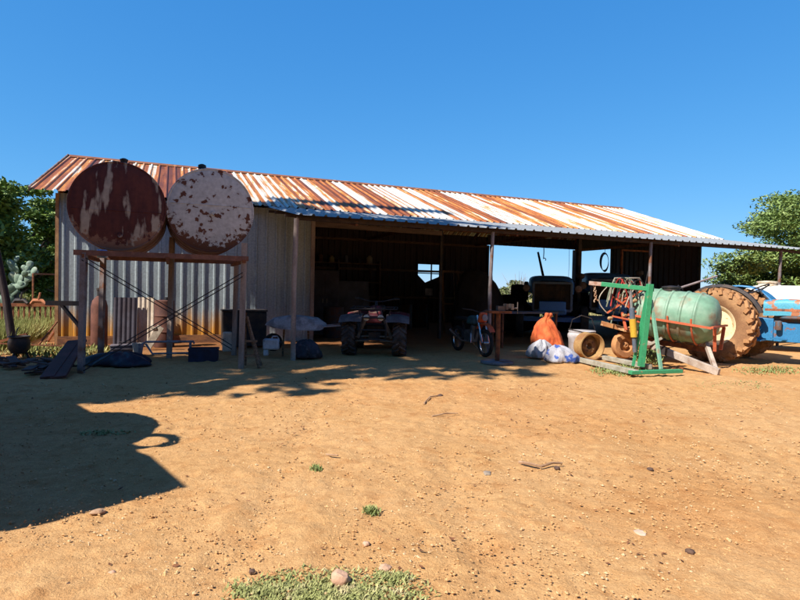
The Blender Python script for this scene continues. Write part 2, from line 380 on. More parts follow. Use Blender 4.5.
# front wall, left store room
b = MB(); b.sheet((0, 0, 0), (1, 0, 0), (0, 0, 1), (0, -1, 0), 6.0, EAV-.02, pitch=.26, nl=12, start=.06, sag=.003, depth=.034); b.build('front_wall', m_wall, shed, smooth=0)
b = MB(); b.bar((-.03, .0, 0), (-.03, .0, EAV-.03), .07, .07); b.build('corner_post', mat('sunlit_ochre_steel', (.42, .25, .12), (.28, .14, .07), scale=3), shed)  # corner post in mottled ochre and brown
b = MB(); b.bar((.0, -.06, .10), (4.3, -.06, .10), .05, .20); b.build('wall_plinth', mat('muddy_plank', (.28, .13, .06), (.16, .08, .05), scale=4, stretch=(1, 4, 4)), shed)
# left gable wall
def gable(t_, s0, s1, name, m_, nrm):
    b = MB(); pts = []; s = s0; x = s0
    prof = []
    while x < s1:
        for dx, h in ((0, 0), (.02, 1), (.055, 1), (.075, 0)):
            if x+dx <= s1: prof.append((x+dx, h*.034))
        x += .26
    prof.append((s1, 0))
    vs = []
    for s_, h in prof:
        top = EAV+(s_+.32)/(RID_S+.32)*(RID_Z-EAV) if s_ < RID_S else 3.72+(SHD+.45-s_)/(SHD+.45-RID_S)*(RID_Z-3.72)
        vs += [(t_+h*nrm, s_, 0), (t_+h*nrm, s_, top-.03)]
    b.add(vs, [(2*i, 2*i+2, 2*i+3, 2*i+1) for i in range(len(prof)-1)]); return b.build(name, m_, shed, smooth=0)
gable(.0, .04, SHD, 'left_gable_wall', m_wall, -1)
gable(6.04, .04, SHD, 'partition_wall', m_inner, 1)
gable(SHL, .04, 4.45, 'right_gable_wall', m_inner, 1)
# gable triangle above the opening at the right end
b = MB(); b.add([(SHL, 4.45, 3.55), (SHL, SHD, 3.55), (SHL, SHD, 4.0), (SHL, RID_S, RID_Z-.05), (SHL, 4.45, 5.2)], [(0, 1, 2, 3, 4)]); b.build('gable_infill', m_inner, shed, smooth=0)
# back wall with window hole
wx0, wz1 = sloc(417, 263, SHD); wx1, wz0 = sloc(439, 284, SHD); BT = 3.9
b = MB()
def bw(t0, t1, z0, z1):
    b.sheet((t0, SHD, z0), (1, 0, 0), (0, 0, 1), (0, -1, 0), t1-t0, z1-z0, pitch=.26, nl=1)
bw(0, wx0, 0, BT); bw(wx0, wx1, 0, wz0); bw(wx0, wx1, wz1, BT); bw(wx1, 15.75, 0, BT)
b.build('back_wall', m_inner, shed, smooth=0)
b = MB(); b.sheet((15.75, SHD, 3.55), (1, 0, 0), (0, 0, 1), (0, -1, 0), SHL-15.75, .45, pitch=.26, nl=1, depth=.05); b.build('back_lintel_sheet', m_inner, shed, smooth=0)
b = MB()
for z_ in (wz0, wz1): b.bar((wx0-.03, SHD-.05, z_), (wx1+.03, SHD-.05, z_), .06, .09)
for t_ in (wx0, wx0+(wx1-wx0)*.62, wx1): b.bar((t_, SHD-.05, wz0), (t_, SHD-.05, wz1), .05, .05)
b.bar((wx0, SHD-.04, wz0+(wz1-wz0)*.52), (wx1, SHD-.04, wz0+(wz1-wz0)*.5), .04, .045)
b.build('back_window_frame', m_dark, shed)
b = MB(); b.add([(wx0-.05, SHD-.10, wz0-.05), (wx1+.05, SHD-.10, wz0-.05), (wx1+.05, SHD-.10, wz0+.42), (wx1-.1, SHD-.10, wz0+.3), (wx0+.62, SHD-.10, wz0+.16), (wx0+.36, SHD-.10, wz0+.05), (wx0-.05, SHD-.10, wz0+.42)], [tuple(range(7))]); b.add([(wx0+(wx1-wx0)*.64, SHD-.11, wz1+.05), (wx1+.05, SHD-.11, wz1+.05), (wx1+.05, SHD-.11, wz1-.18), (wx1-.16, SHD-.11, wz1-.3), (wx0+(wx1-wx0)*.6, SHD-.11, wz1-.50)], [tuple(range(5))]) if False else None; b.build('window_board', m_inner, shed, smooth=0)
b = MB()
for z_ in (1.1, 2.25, 3.45): b.bar((6.1, SHD-.09, z_), (15.7, SHD-.09, z_), .06, .09)
b.build('wall_girt', m_wood, shed)
b = MB(); b.bar((6.0, -.02, 3.2), (9.95, -.02, 3.17), .06, .14); b.build('door_header', mat('pale_door_beam', (.20, .14, .11), (.14, .10, .08), scale=3, stretch=(.5, 4, 4)), shed)
b = MB(); b.bar((9.95, -.02, 3.30), (SHL, -.02, 3.34), .06, .10); b.build('front_beam', m_rust, shed)
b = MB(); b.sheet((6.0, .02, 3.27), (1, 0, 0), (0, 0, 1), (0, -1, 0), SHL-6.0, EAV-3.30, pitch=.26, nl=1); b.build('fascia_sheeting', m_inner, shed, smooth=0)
for t_, s_, w_ in ((6.02, -.03, .10), (9.95, 0, .08), (15.1, 0, .13), (SHL, 0, .09), (15.78, SHD-.03, .09), (SHL-.05, SHD-.03, .12), (SHL, 4.5, .09)):
    b = MB(); b.bar((t_, s_, -.02), (t_, s_, 3.52), w_, w_); b.build('wall_post', m_pole if t_ == 6.02 else m_dark, shed)
b = MB(); b.bar((16.2, SHD-.03, 0), (15.9, SHD-.03, 3.5), .05, .05); b.build('diagonal_strut', m_rust, shed)
# shed floor is the ground itself, with interior shade painted in

# ------------------------------------------------------------------ fuel tanks on their stand
m_t1 = mat('oxide_tank_paint', (.13, .036, .026), (.085, .024, .022), (.42, .34, .27), scale=4.2, lo=.36, hi=.54, lo3=.595, rough=.7, metal=.1, stretch=(1.3, 1, .32), bscale=14, detail=9)
m_t2 = mat('flaking_white_paint', (.56, .55, .53), (.50, .49, .47), (.13, .045, .025), scale=8.5, lo=.42, hi=.585, lo3=.615, rough=.6, bscale=16, detail=8)
m_vent = m_dark
def rim_rust(mt, cz, R, col, side=0.0, start=.55):
    """rust creeping in from the lower rim"""
    t = mt.node_tree; N = t.nodes; L = t.links; b = N['Principled BSDF']; src = b.inputs['Base Color'].links[0].from_socket
    tc = N.new('ShaderNodeTexCoord'); sp = N.new('ShaderNodeSeparateXYZ'); L.new(tc.outputs['Object'], sp.inputs[0])
    x = sp.outputs[0]; z = sp.outputs[2]
    d = math_node(N, L, 'SQRT', math_node(N, L, 'ADD', math_node(N, L, 'POWER', math_node(N, L, 'MULTIPLY', x, 1), 2), math_node(N, L, 'POWER', math_node(N, L, 'SUBTRACT', z, cz), 2)))
    d = math_node(N, L, 'DIVIDE', d, R)
    lowr = math_node(N, L, 'MULTIPLY', math_node(N, L, 'SUBTRACT', math_node(N, L, 'MULTIPLY', x, side), math_node(N, L, 'SUBTRACT', z, cz)), .42)
    nz = N.new('ShaderNodeTexNoise'); nz.inputs['Scale'].default_value = 11; nz.inputs['Detail'].default_value = 10; nz.inputs['Roughness'].default_value = .72; L.new(tc.outputs['Object'], nz.inputs['Vector'])
    v = math_node(N, L, 'ADD', math_node(N, L, 'ADD', math_node(N, L, 'MULTIPLY', d, .9), lowr), math_node(N, L, 'MULTIPLY', math_node(N, L, 'SUBTRACT', nz.outputs['Fac'], .5), 1.3))
    mr = N.new('ShaderNodeMapRange'); mr.inputs[1].default_value = start; mr.inputs[2].default_value = start+.05; L.new(v, mr.inputs[0])
    m2 = N.new('ShaderNodeMix'); m2.data_type = 'RGBA'; L.new(mr.outputs[0], m2.inputs[0]); L.new(src, m2.inputs[6]); m2.inputs[7].default_value = (*col, 1)
    L.new(m2.outputs[2], b.inputs['Base Color'])
def fuel_tank(px, py, rpx, s0, L_, mt, label, vx, kind):
    c = onS(px, py, s0); D = c.y; R = rpx*D/FOC*.985
    base = V((c.x, c.y, c.z-R)); t = thing('fuel_tank', label, 'tank', base, SA, 'cylindrical fuel tanks on the pipe stand')
    b = MB(); pr = [(-.05, R*.02), (-.045, R*.4), (-.03, R*.8), (-.012, R*.95), (0, R*.985), (0, R), (.03, R), (.035, R*.992)]
    for k in (.33, .66): pr += [(L_*k-.02, R*.992), (L_*k-.01, R*1.006), (L_*k+.01, R*1.006), (L_*k+.02, R*.992)]
    pr += [(L_-.035, R*.992), (L_-.03, R), (L_, R), (L_, R*.985), (L_+.03, R*.8), (L_+.05, R*.02)]
    b.lathe(pr, (0, 0, R), (0, 1, 0), 56); b.torus((0, -.004, R), (0, 1, 0), R*.978, .016, 56, 7); b.build('shell', mt, t, smooth=30)
    b = MB(); b.tube([(-R*.9, -.028, R*1.12 if kind else R*.9), (0, -.055, R*1.12 if kind else R*.9), (R*.9, -.028, R*1.12 if kind else R*.9)], .008, 5); b.lathe([(-.085, .035), (-.04, .045), (.0, .045)], (R*.05, 0, R*(.93 if kind else .35)), (0, 1, 0), 10); b.build('weld_seam', mt, t)
    vt = (vx-px)*D/FOC
    b = MB(); b.lathe([(0, .045), (.07, .045), (.072, .075 if kind else .055), (.13, .07), (.15, .03)], (vt, .35, 2*R-.02), (0, 0, 1), 14); b.build('vent_cap', m_vent, t)
    return t, R, base
rim_rust(m_t1, .8, .8, (.26, .13, .085), .0, .98)
rim_rust(m_t2, .75, .75, (.13, .05, .03), -.15, .93)
T1 = fuel_tank(118, 206.5, 45.3, -4.55, 1.9, m_t1, 'oxide-red rusted fuel tank with peeled pale patches, on the stand beside the shed corner', 121.5, 0)
T2 = fuel_tank(211, 210.5, 42.4, -4.45, 1.75, m_t2, 'flaking white fuel tank with rust round its rim, on the stand nearer the open bays', 203, 1)

st = thing('tank_stand', 'rusty pipe stand with crossed rods carrying the two fuel tanks', 'stand', S(2.35, -4, 0), SA)
def W(name, bb, m_, par, **k): return bb.build(name, m_, par, world=True, **k)
bl, bz = sloc(77, 254.5, -4.8); br, _ = sloc(243, 257.5, -4.8)
topz = min(T1[2].z, T2[2].z)-.055
for (t_, s_, z_) in ((1.1, -4.8, topz), (3.62, -4.78, topz+.28), (1.2, -3.05, topz), (3.7, -2.75, topz), (2.42, -3.1, topz+.45)):
    b = MB(); b.bar(S(t_, s_, -.08), S(t_+.03, s_, z_), .085, .085); W('post', b, m_pole if (s_ > -4 and t_ > 2 and t_ < 3) or t_ > 3.61 else m_pipe, st)
for s_ in (-4.8, -3.0):
    b = MB(); b.bar(S(.98, s_, topz), S(3.72, s_, topz), .07, .085); W('beam', b, mat('pinkish_brown_beam', (.26, .12, .08), (.17, .08, .06), scale=4), st)
for t_ in (1.13, 2.38, 3.64):
    b = MB(); b.bar(S(t_, -4.85, topz-.05), S(t_, -2.7, topz-.05), .06, .06); W('cross_beam', b, m_rust, st)
for a_, c_ in (((1.1, topz-.05), (3.45, .42)), ((3.62, topz-.25), (1.14, .12))):
    for dz in (0, -.07):
        b = MB(); b.tube([S(a_[0], -4.84, a_[1]+dz), S(c_[0], -4.84, c_[1]+dz)], .009, 6); W('brace_rod', b, m_dark, st)
b = MB(); a_ = onS(47, 303, -3.9); c_ = onS(82, 303.5, -4.6); b.bar(a_, c_, .06, .08); b.bar(onS(61, 304, -4.2), onS(80, 327, -4.6), .04, .05); W('side_bracket', b, m_dark, st)
t_, z_ = sloc(104, 249, -4.6)
b = MB(); b.lathe([(0, .07), (.14, .07), (.16, .05)], S(t_-.1, -4.62, topz+.0), SU, 14); W('valve', b, mat('blue_white_plastic', (.12, .22, .5), (.5, .6, .75), scale=9), st)

# ------------------------------------------------------------------ trees
m_bark = mat('grey_brown_bark', (.16, .12, .09), (.10, .075, .055), scale=6, stretch=(1, 1, .3))
def leaf_mat(name, a, b_, c, tr=.35, sc=.9):
    mt = mat(name, a, b_, c, scale=sc, lo=.35, hi=.52, lo3=.66, rough=.55, bump=0, spec=.35)
    return mt
m_lf1 = leaf_mat('dark_green_foliage', (.05, .095, .018), (.09, .15, .03), (.15, .20, .035))
m_lf4 = leaf_mat('sunlit_green_foliage', (.09, .16, .03), (.15, .23, .045), (.24, .30, .07))  # left trees: sunlit brightness lifted into the leaf colour
m_lf2 = leaf_mat('fresh_green_foliage', (.11, .18, .045), (.18, .26, .07), (.27, .34, .10))
m_lf3 = leaf_mat('pale_bush_foliage', (.10, .13, .045), (.17, .19, .07), (.24, .24, .10))
def leaves(clumps, n, size, flat=.5, droop=0, up=.6):
    """clumps: (x,y,z,rx,ry,rz); n leaves in total, as bent quads"""
    cl = np.array(clumps); vol = cl[:, 3]*cl[:, 4]; idx = rng.choice(len(cl), n, p=vol/vol.sum())
    d = rng.normal(size=(n, 3)); d /= np.linalg.norm(d, axis=1)[:, None]; r = rng.random(n)**.45
    c = cl[idx, :3]+d*r[:, None]*cl[idx, 3:6]; c[:, 2] -= droop*(r**2)
    nn = rng.normal(size=(n, 3)); nn[:, 2] = np.abs(nn[:, 2])+up; nn /= np.linalg.norm(nn, axis=1)[:, None]
    a = np.cross(nn, rng.normal(size=(n, 3))); a /= np.linalg.norm(a, axis=1)[:, None]; b = np.cross(nn, a)
    s = size*(.6+.8*rng.random(n))[:, None]; a = a*s; b = b*s*flat
    return np.stack([c-a, c-b*.9, c+a, c+b*.9], 1)
def tree(name, label, loc, clumps, n, size, mleaf, trunk_r=.2, group=None, flat=.5, trunk_pts=None, cat='tree', limbs=True):
    t = thing(name, label, cat, loc, 0, group); cl = np.array(clumps)
    b = MB(); top = cl[:, 2].max()*.75
    tp = trunk_pts or [(0, 0, -.2), (.1, 0, top*.25), (-.05, .1, top*.5), (.05, 0, top)]
    k = len(tp); b.tube(tp, [trunk_r*(1-.75*i/(k-1)) for i in range(k)], 9)
    if limbs:
        for c in cl[:26]:
            z0 = min(max(c[2]*.55, .3), top); p0 = V((.02, .05, z0)); p1 = V(c[:3]); mid = p0.lerp(p1, .5)+V((0, 0, -.1*(p1-p0).length))
            b.tube([p0, mid, p1], [trunk_r*.35, trunk_r*.22, .02], 6)
    b.build('trunk', m_bark, t); L_ = leaves(clumps, n, size, flat)
    fastmesh('crown', L_, 4, mleaf, t); return t
def clumpset(n, c, r, size=(.7, 1.3), flat=.45, shell=.55):
    out = []
    for _ in range(n):
        d = V((random.gauss(0, 1), random.gauss(0, 1), random.gauss(0, 1))).normalized(); k = shell+(1-shell)*random.random()
        s = random.uniform(*size); out.append((c[0]+d.x*r[0]*k, c[1]+d.y*r[1]*k, c[2]+d.z*r[2]*k, s, s, s*flat))
    return out
# left background trees
P_ = at(12, 290, 26); loc = V((P_.x, P_.y, 0))
tree('broadleaf_tree', 'large dark leafy tree behind the cactus at the left edge', loc, clumpset(52, (0, 0, 3.3), (3.5, 2.5, 2.5), (.5, 1.1), .35), 34000, .11, m_lf4, .28)
P_ = at(-42, 290, 22); loc = V((P_.x, P_.y, 0))
tree('broadleaf_tree', 'dark tree cut by the left frame edge, behind the leaning pole', loc, clumpset(26, (0, 0, 3.0), (2.4, 2.2, 2.6), (.8, 1.3)), 16000, .13, m_lf4, .25)
P_ = at(60, 290, 31); loc = V((P_.x, P_.y, 0))
tree('broadleaf_tree', 'smaller green tree just left of the shed corner post', loc, clumpset(22, (-.3, 0, 2.6), (2.2, 2, 2.6), (.7, 1.2)), 13000, .13, m_lf4, .2)
P_ = at(34, 288, 40); loc = V((P_.x, P_.y, 0))
tree('broadleaf_tree', 'low shaded tree beyond the grass under the larger crown', loc, clumpset(26, (0, 0, 2.0), (5.5, 2.5, 2.2), (1.0, 1.8)), 15000, .2, m_lf4, .25)
# tree right
P_ = at(852, 300, 21.5); loc = V((P_.x, P_.y, 0))
cl = []
for k in range(190):
    a = random.uniform(0, 2*pi); lv = random.random()**.9; z = 1.0+lv*5.0
    R_ = (4.6-2.2*lv**1.5)*random.uniform(.2, 1.0); s = random.uniform(.55, 1.05); cl.append((cos(a)*R_*(1.22 if cos(a) < 0 else 1), sin(a)*R_, z-R_*.16, s*1.0, s*1.0, s*.34))
for k in range(80):
    a = random.uniform(0, 2*pi); z = random.uniform(.7, 3.6); R_ = 4.4*random.uniform(.1, .95); s_ = random.uniform(.7, 1.2); cl.append((cos(a)*R_*(1.15 if cos(a) < 0 else 1), sin(a)*R_, z, s_, s_, s_*.45))
outl = [(200, 778), (212, 762), (225, 747), (240, 756), (252, 728), (262, 719), (275, 722), (290, 738)]
for k in range(170):
    y_ = random.uniform(198, 294); xl = float(np.interp(y_, [o_[0] for o_ in outl], [o_[1] for o_ in outl])); x_ = xl+10+random.random()**1.3*(872-xl); q_ = at(x_, y_, 21.5+random.uniform(-2.5, 2.5))-loc; s_ = random.uniform(.38, .72)*(.7 if x_ < xl+22 else 1); cl.append((q_.x, q_.y, q_.z, s_*1.15, s_, s_*.42))
tree('broadleaf_tree', 'bright green spreading tree in layered sprays at the right edge', loc, cl, 130000, .08, m_lf2, .26, flat=.4)
# bushes far behind, seen through the open bays
k = 0
for (px, py, D, h, wd, lab) in ((507, 290, 48, 2.3, 3.6, 'round green bush on the skyline beside the exhaust stack'), (528, 290, 55, 3.0, 3.6, 'pale green bush behind the middle tractor stack'), (600, 290, 60, 1.6, 3.5, 'low bush seen past the shed back corner'), (425, 290, 60, 1.0, 2.5, 'low bush seen through the back window'), (560, 290, 62, 1.7, 4.5, 'wide low bush behind the middle tractor'), (712, 290, 50, 1.0, 3, 'low bush beyond the right gable wall'), (740, 290, 58, 1.4, 4, 'low bush behind the large tractor tyre')):
    P_ = at(px, py, D)
    tree('bush', lab, V((P_.x, P_.y, 0)), clumpset(12, (0, 0, h*.5), (wd*.5, wd*.4, h*.42), (.4, .8), .7), 3500, .14, m_lf3, .06, 'bushes beyond the shed', cat='bush', limbs=False)
# bare twiggy shrub
P_ = at(519, 290, 44); b = MB()
sh = thing('bare_shrub', 'leafless grey twiggy shrub rising above the green bushes', 'shrub', V((P_.x, P_.y, 0)))
for _ in range(46):
    a = random.uniform(0, 2*pi); r = random.uniform(.2, 1.6); h = random.uniform(1.2, 3.0)
    p1 = V((cos(a)*r*.5, sin(a)*r*.5, h*.6)); p2 = V((cos(a)*r, sin(a)*r, h)); b.tube([(0, 0, 0), p1, p2], [.03, .02, .006], 4)
b.build('branches', mat('grey_twig', (.30, .26, .25), (.22, .18, .17)), sh)

# grass in the field -------------------------------------------------------
def blades(pts, h, wd, lean=.35):
    n = len(pts); a = rng.random(n)*2*pi; hh = h*(.5+.9*rng.random(n)); d = np.stack([np.cos(a), np.sin(a), 0*a], 1)*(wd*(.6+.8*rng.random(n)))[:, None]
    l = rng.normal(size=(n, 2))*lean*hh[:, None]; p = np.array(pts, float)
    tip = p+np.stack([l[:, 0], l[:, 1], hh], 1)
    return np.stack([p-d, p+d, tip], 1)
pts = []
while len(pts) < 60000:
    px = random.uniform(-60, 64); y = 22*random.random()**1.4 + .2
    P_ = gp(px, 357-y*3.2) if 357-y*3.2 > 289.5 else None
    if P_ is None: continue
    q_ = P_-SO; t_ = q_.dot(SU); s_ = q_.dot(SN)
    if t_ > -.7 or P_.y < 11.6 or P_.y > 70: continue
    pts.append((P_.x, P_.y, 0))
m_gr = mat('dry_green_grass', (.20, .22, .06), (.30, .29, .10), (.42, .36, .15), scale=1.4, rough=.8, bump=0)
pts = np.array(pts); dist = pts[:, 1]
g = fastmesh('tall_grass', blades(pts, .20+.012*np.minimum(dist, 40), .008+.0007*dist), 3, m_gr); tag(g, 'tall yellow-green grass in the field left of the shed', 'grass', kind='stuff')
pts = []
for _ in range(26000):
    t_ = random.uniform(8, 60); s_ = 8.2+60*random.random()**1.6; P_ = S(t_, s_); pts.append((P_.x, P_.y, 0))
g = fastmesh('dry_grass', blades(np.array(pts), .55, .03), 3, mat('straw_grass', (.42, .36, .16), (.32, .30, .11), (.5, .42, .22), scale=.7, bump=0)); tag(g, 'straw-coloured grass on the open ground behind the shed', 'grass', kind='stuff')

# ------------------------------------------------------------------ things casting the long shadow (just outside the left of the view)
LL = -TOSUN.normalized(); LP = V((-LL.y, LL.x, 0)); CT = 1/math.tan(SUN_EL)
def cast(px, py, z):
    """point at height z whose shadow falls at ground pixel (px, py)"""
    p = gp(px, py) - LL*CT*z; p.z = z; return p
hz = math.atan2(LL.y, LL.x)
c1_ = cast(186, 487, 2.87); c2_ = cast(150, 456, 2.87); c3_ = cast(138, 452, 2.87); c4_ = cast(120, 428, 2.87); c5_ = cast(60, 395, 2.87); c6_ = cast(0, 532, 2.87)
far1 = c5_-LL*7; far2 = c6_-LL*5; cen = (c1_+c5_+far1+far2)/4
hs_ = thing('outbuilding', 'rendered outbuilding with a flat iron roof left of the yard', 'building', V((cen.x, cen.y, 0)), 0)
pr = [far2, c6_, c1_, c2_, c3_, c4_, c5_, far1]
def prism(pr, z0, z1, shrink=1.0):
    b = MB(); k = len(pr); c = sum(pr, V((0, 0, 0)))/k; pr = [V((c.x+(p.x-c.x)*shrink, c.y+(p.y-c.y)*shrink, 0)) for p in pr]
    b.add([p+V((0, 0, z0)) for p in pr]+[p+V((0, 0, z1)) for p in pr], [tuple(range(k))[::-1], tuple(range(k, 2*k))]+[(i, (i+1) % k, (i+1) % k+k, i+k) for i in range(k)]); return b
W('roof', prism(pr, 2.80, 2.88), m_rust, hs_, smooth=0)
W('wall', prism(pr, 0, 2.79, .93), mat('cream_render', (.5, .42, .32), (.4, .32, .24), scale=2), hs_, smooth=0)
tp_ = cast(160, 419, 2.45)-LL*.9; tp_.z = 0
wt = thing('water_tank', 'round green plastic water tank beside the outbuilding', 'tank', tp_)
b = MB(); b.lathe([(0, .95), (1.9, 1.0), (2.35, .95), (2.65, .65), (2.78, .25), (2.8, .02)], (0, 0, 0), (0, 0, 1), 40); b.build('shell', mat('green_plastic', (.05, .12, .07), (.04, .1, .06), rough=.4), wt)
lc = cast(150, 441, 2.6); b = MB(); b.torus(lc, LL, .22, .05, 24, 8); b.tube([lc+V((0, 0, -.2)), V((lc.x, lc.y, 1.2)), V((tp_.x, tp_.y, 1.0))], .04, 6); W('outlet_loop', b, m_dark, wt)
cA = []; cB = []
def shade(P, r, fl=.7):
    p = P.x*LL.x+P.y*LL.y; k = (p-random.uniform(-8.2, -4.6))/cos(SUN_EL); c = P+sd*k; q = c.x*LP.x+c.y*LP.y
    (cA if q < 9.3 else cB).append((c.x, c.y, c.z, r, r, r*fl))
for _ in range(85):
    x = random.uniform(236, 528); shade(gp(x, random.uniform(346, 366)), random.uniform(.35, .6))
for _ in range(90): x = random.uniform(240, 555); shade(gp(x, random.uniform(366, 380-.02*abs(x-400))), random.uniform(.07, .19), .4)
for _ in range(60): shade(gp(random.uniform(140, 335), random.uniform(374, 396)), random.uniform(.07, .17), .4)
for _ in range(50):
    x = random.uniform(-30, 220); shade(gp(x, random.uniform(359, 398 if x < 110 else 380)), random.uniform(.5, .9))
for _ in range(50):
    x = random.uniform(285, 450); shade(onS(x, 203+(x-285)*.085+random.uniform(-5, 8), .6), random.uniform(.12, .34), .5)
for _ in range(34): shade(S(random.uniform(4.8, 9.6), random.uniform(-3.9, -.6), 3.2), random.uniform(.35, .6))
for _ in range(26): shade(S(random.uniform(4.9, 6.6), 0, random.uniform(0, 3.5)), random.uniform(.3, .6))
for _ in range(16): shade(onS(random.uniform(80, 250), random.uniform(165, 250), -4.6), random.uniform(.4, .8))
for nm_, cl_, lab_ in (('a', cA, 'tall gum tree outside the left of the view, nearer the yard'), ('b', cB, 'tall gum tree outside the left of the view, nearer the shed')):
    ar = np.array(cl_); o_ = ar[:, :3].mean(0); base = V((float(o_[0]), float(o_[1]), 0)); loc_ = [(c[0]-base.x, c[1]-base.y, c[2], c[3], c[4], c[5]) for c in cl_]
    tree('gum_tree', lab_, base, loc_, 30000, .15, m_lf1, .26, 'gum trees beside the yard', flat=.45)
# unseen trees added behind the viewpoint to cut sky light on the yard
labs_ = ['broad dark tree behind the viewpoint, %s in the row' % w_ for w_ in ('first', 'second', 'third', 'fourth', 'fifth', 'sixth', 'seventh', 'eighth', 'ninth', 'tenth')]
for i, (x_, y_) in enumerate(((-30, 2), (-26, -6), (-20, -12), (-12, -15), (-4, -12), (3, -9.5), (10, -9), (17, -10), (24, -9), (30, -5))):
    tree('yard_tree', labs_[i], V((x_, y_, 0)), clumpset(40, (0, 0, 6.6), (4.2, 2.6, 6.2), (1.3, 2.1), .8), 6000, .55, m_lf1, .3, 'trees behind the viewpoint', flat=.7)

# ------------------------------------------------------------------ vehicles
def paint(name, c, r=(.22, .10, .05), lo=.60, hi=.68, sc=7, rough=.45):
    return mat(name, tuple(x*.92 for x in c), c, r, scale=sc, lo=.3, hi=lo, lo3=hi, rough=rough, bump=.06, spec=.4)
m_blue = paint('weathered_blue_paint', (.035, .20, .42)); m_blue2 = paint('faded_blue_hood_paint', (.09, .36, .50), (.40, .16, .08), .56, .60, 5)
m_dblue = paint('deep_blue_paint', (.06, .22, .62), lo=.7, hi=.8)
m_tyre = mat('mud_caked_tyre', (.42, .22, .10), (.36, .18, .08), (.24, .13, .07), scale=3, lo=.4, hi=.6, lo3=.76, rough=.95, bump=.3)
m_side = mat('dusty_tyre_wall', (.38, .21, .10), (.27, .14, .07), scale=4, rough=.9)
m_rim = paint('cream_rim_paint', (.78, .62, .38), (.45, .22, .08), .6, .66, 9)
m_seat = mat('black_vinyl', (.02, .02, .022), rough=.5)
m_glassy = mat('clear_lens', (.5, .5, .48), rough=.1, spec=.8, bump=0)
def wheel(parent, name, c, R, wdt, rimR, lug, side, mt, mr, ms=None, nl=22, dish=.5, bolts=8, hub=None):
    """wheel with its axle along local x; side=+1 shows its dish towards +x"""
    c = V(c); ax = V((side, 0, 0)); h = wdt/2
    b = MB(); rr = R-lug
    b.lathe([(-h*.62, rimR), (-h*.95, rimR+(rr-rimR)*.35), (-h, rimR+(rr-rimR)*.65), (-h*.86, rr-.02*R), (-h*.4, rr), (h*.4, rr), (h*.86, rr-.02*R), (h, rimR+(rr-rimR)*.65), (h*.95, rimR+(rr-rimR)*.35), (h*.62, rimR)], c, ax, 48, caps=False)
    ty = b.build(name, ms or mt, parent)
    if lug > .012:
        b = MB()
        for i in range(nl):
            for sd in (-1, 1):
                a0 = 2*pi*(i+(.5 if sd > 0 else 0))/nl; a1 = a0+2*pi/nl*.95
                P0 = c+V((sd*h*1.02, cos(a0)*(rr-.10*R), sin(a0)*(rr-.10*R))); P1 = c+V((sd*h*.97, cos(a0+.06)*(rr+lug*.3), sin(a0+.06)*(rr+lug*.3))); P2 = c+V((sd*h*.02, cos(a1)*(rr+lug*.45), sin(a1)*(rr+lug*.45)))
                up = V((0, cos(a0), sin(a0)))
                b.bar(P0, P1, .075*R*1.2, lug*.9, V((sd, 0, 0)))
                b.bar(P1, P2, .085*R*1.2, lug*1.2, up)
        b.build('tread_lugs', mt, ty)
    b = MB(); d = h*dish
    b.lathe([(h*.68, rimR*1.02), (h*.72, rimR*1.05), (h*.66, rimR*.97), (h*.45, rimR*.90), (d-.05*R, rimR*.82), (d-.04*R, rimR*.5), (d+.02*R, rimR*.42), (d+.03*R, rimR*.22), (d+.09*R, rimR*.18), (d+.1*R, .005)], c, ax, 40, caps=False)
    b.lathe([(-h*.68, rimR*1.02), (-h*.6, rimR*.9), (0, rimR*.85), (0.01, rimR*.1)], c, ax, 24, caps=False)
    for i in range(bolts):
        a = 2*pi*i/bolts; b.lathe([(d+.0*R, .022*R), (d+.05*R, .022*R), (d+.055*R, .004)], c+V((0, cos(a)*rimR*.33, sin(a)*rimR*.33)), ax, 7)
    b.build('rim', mr, ty)
    return ty

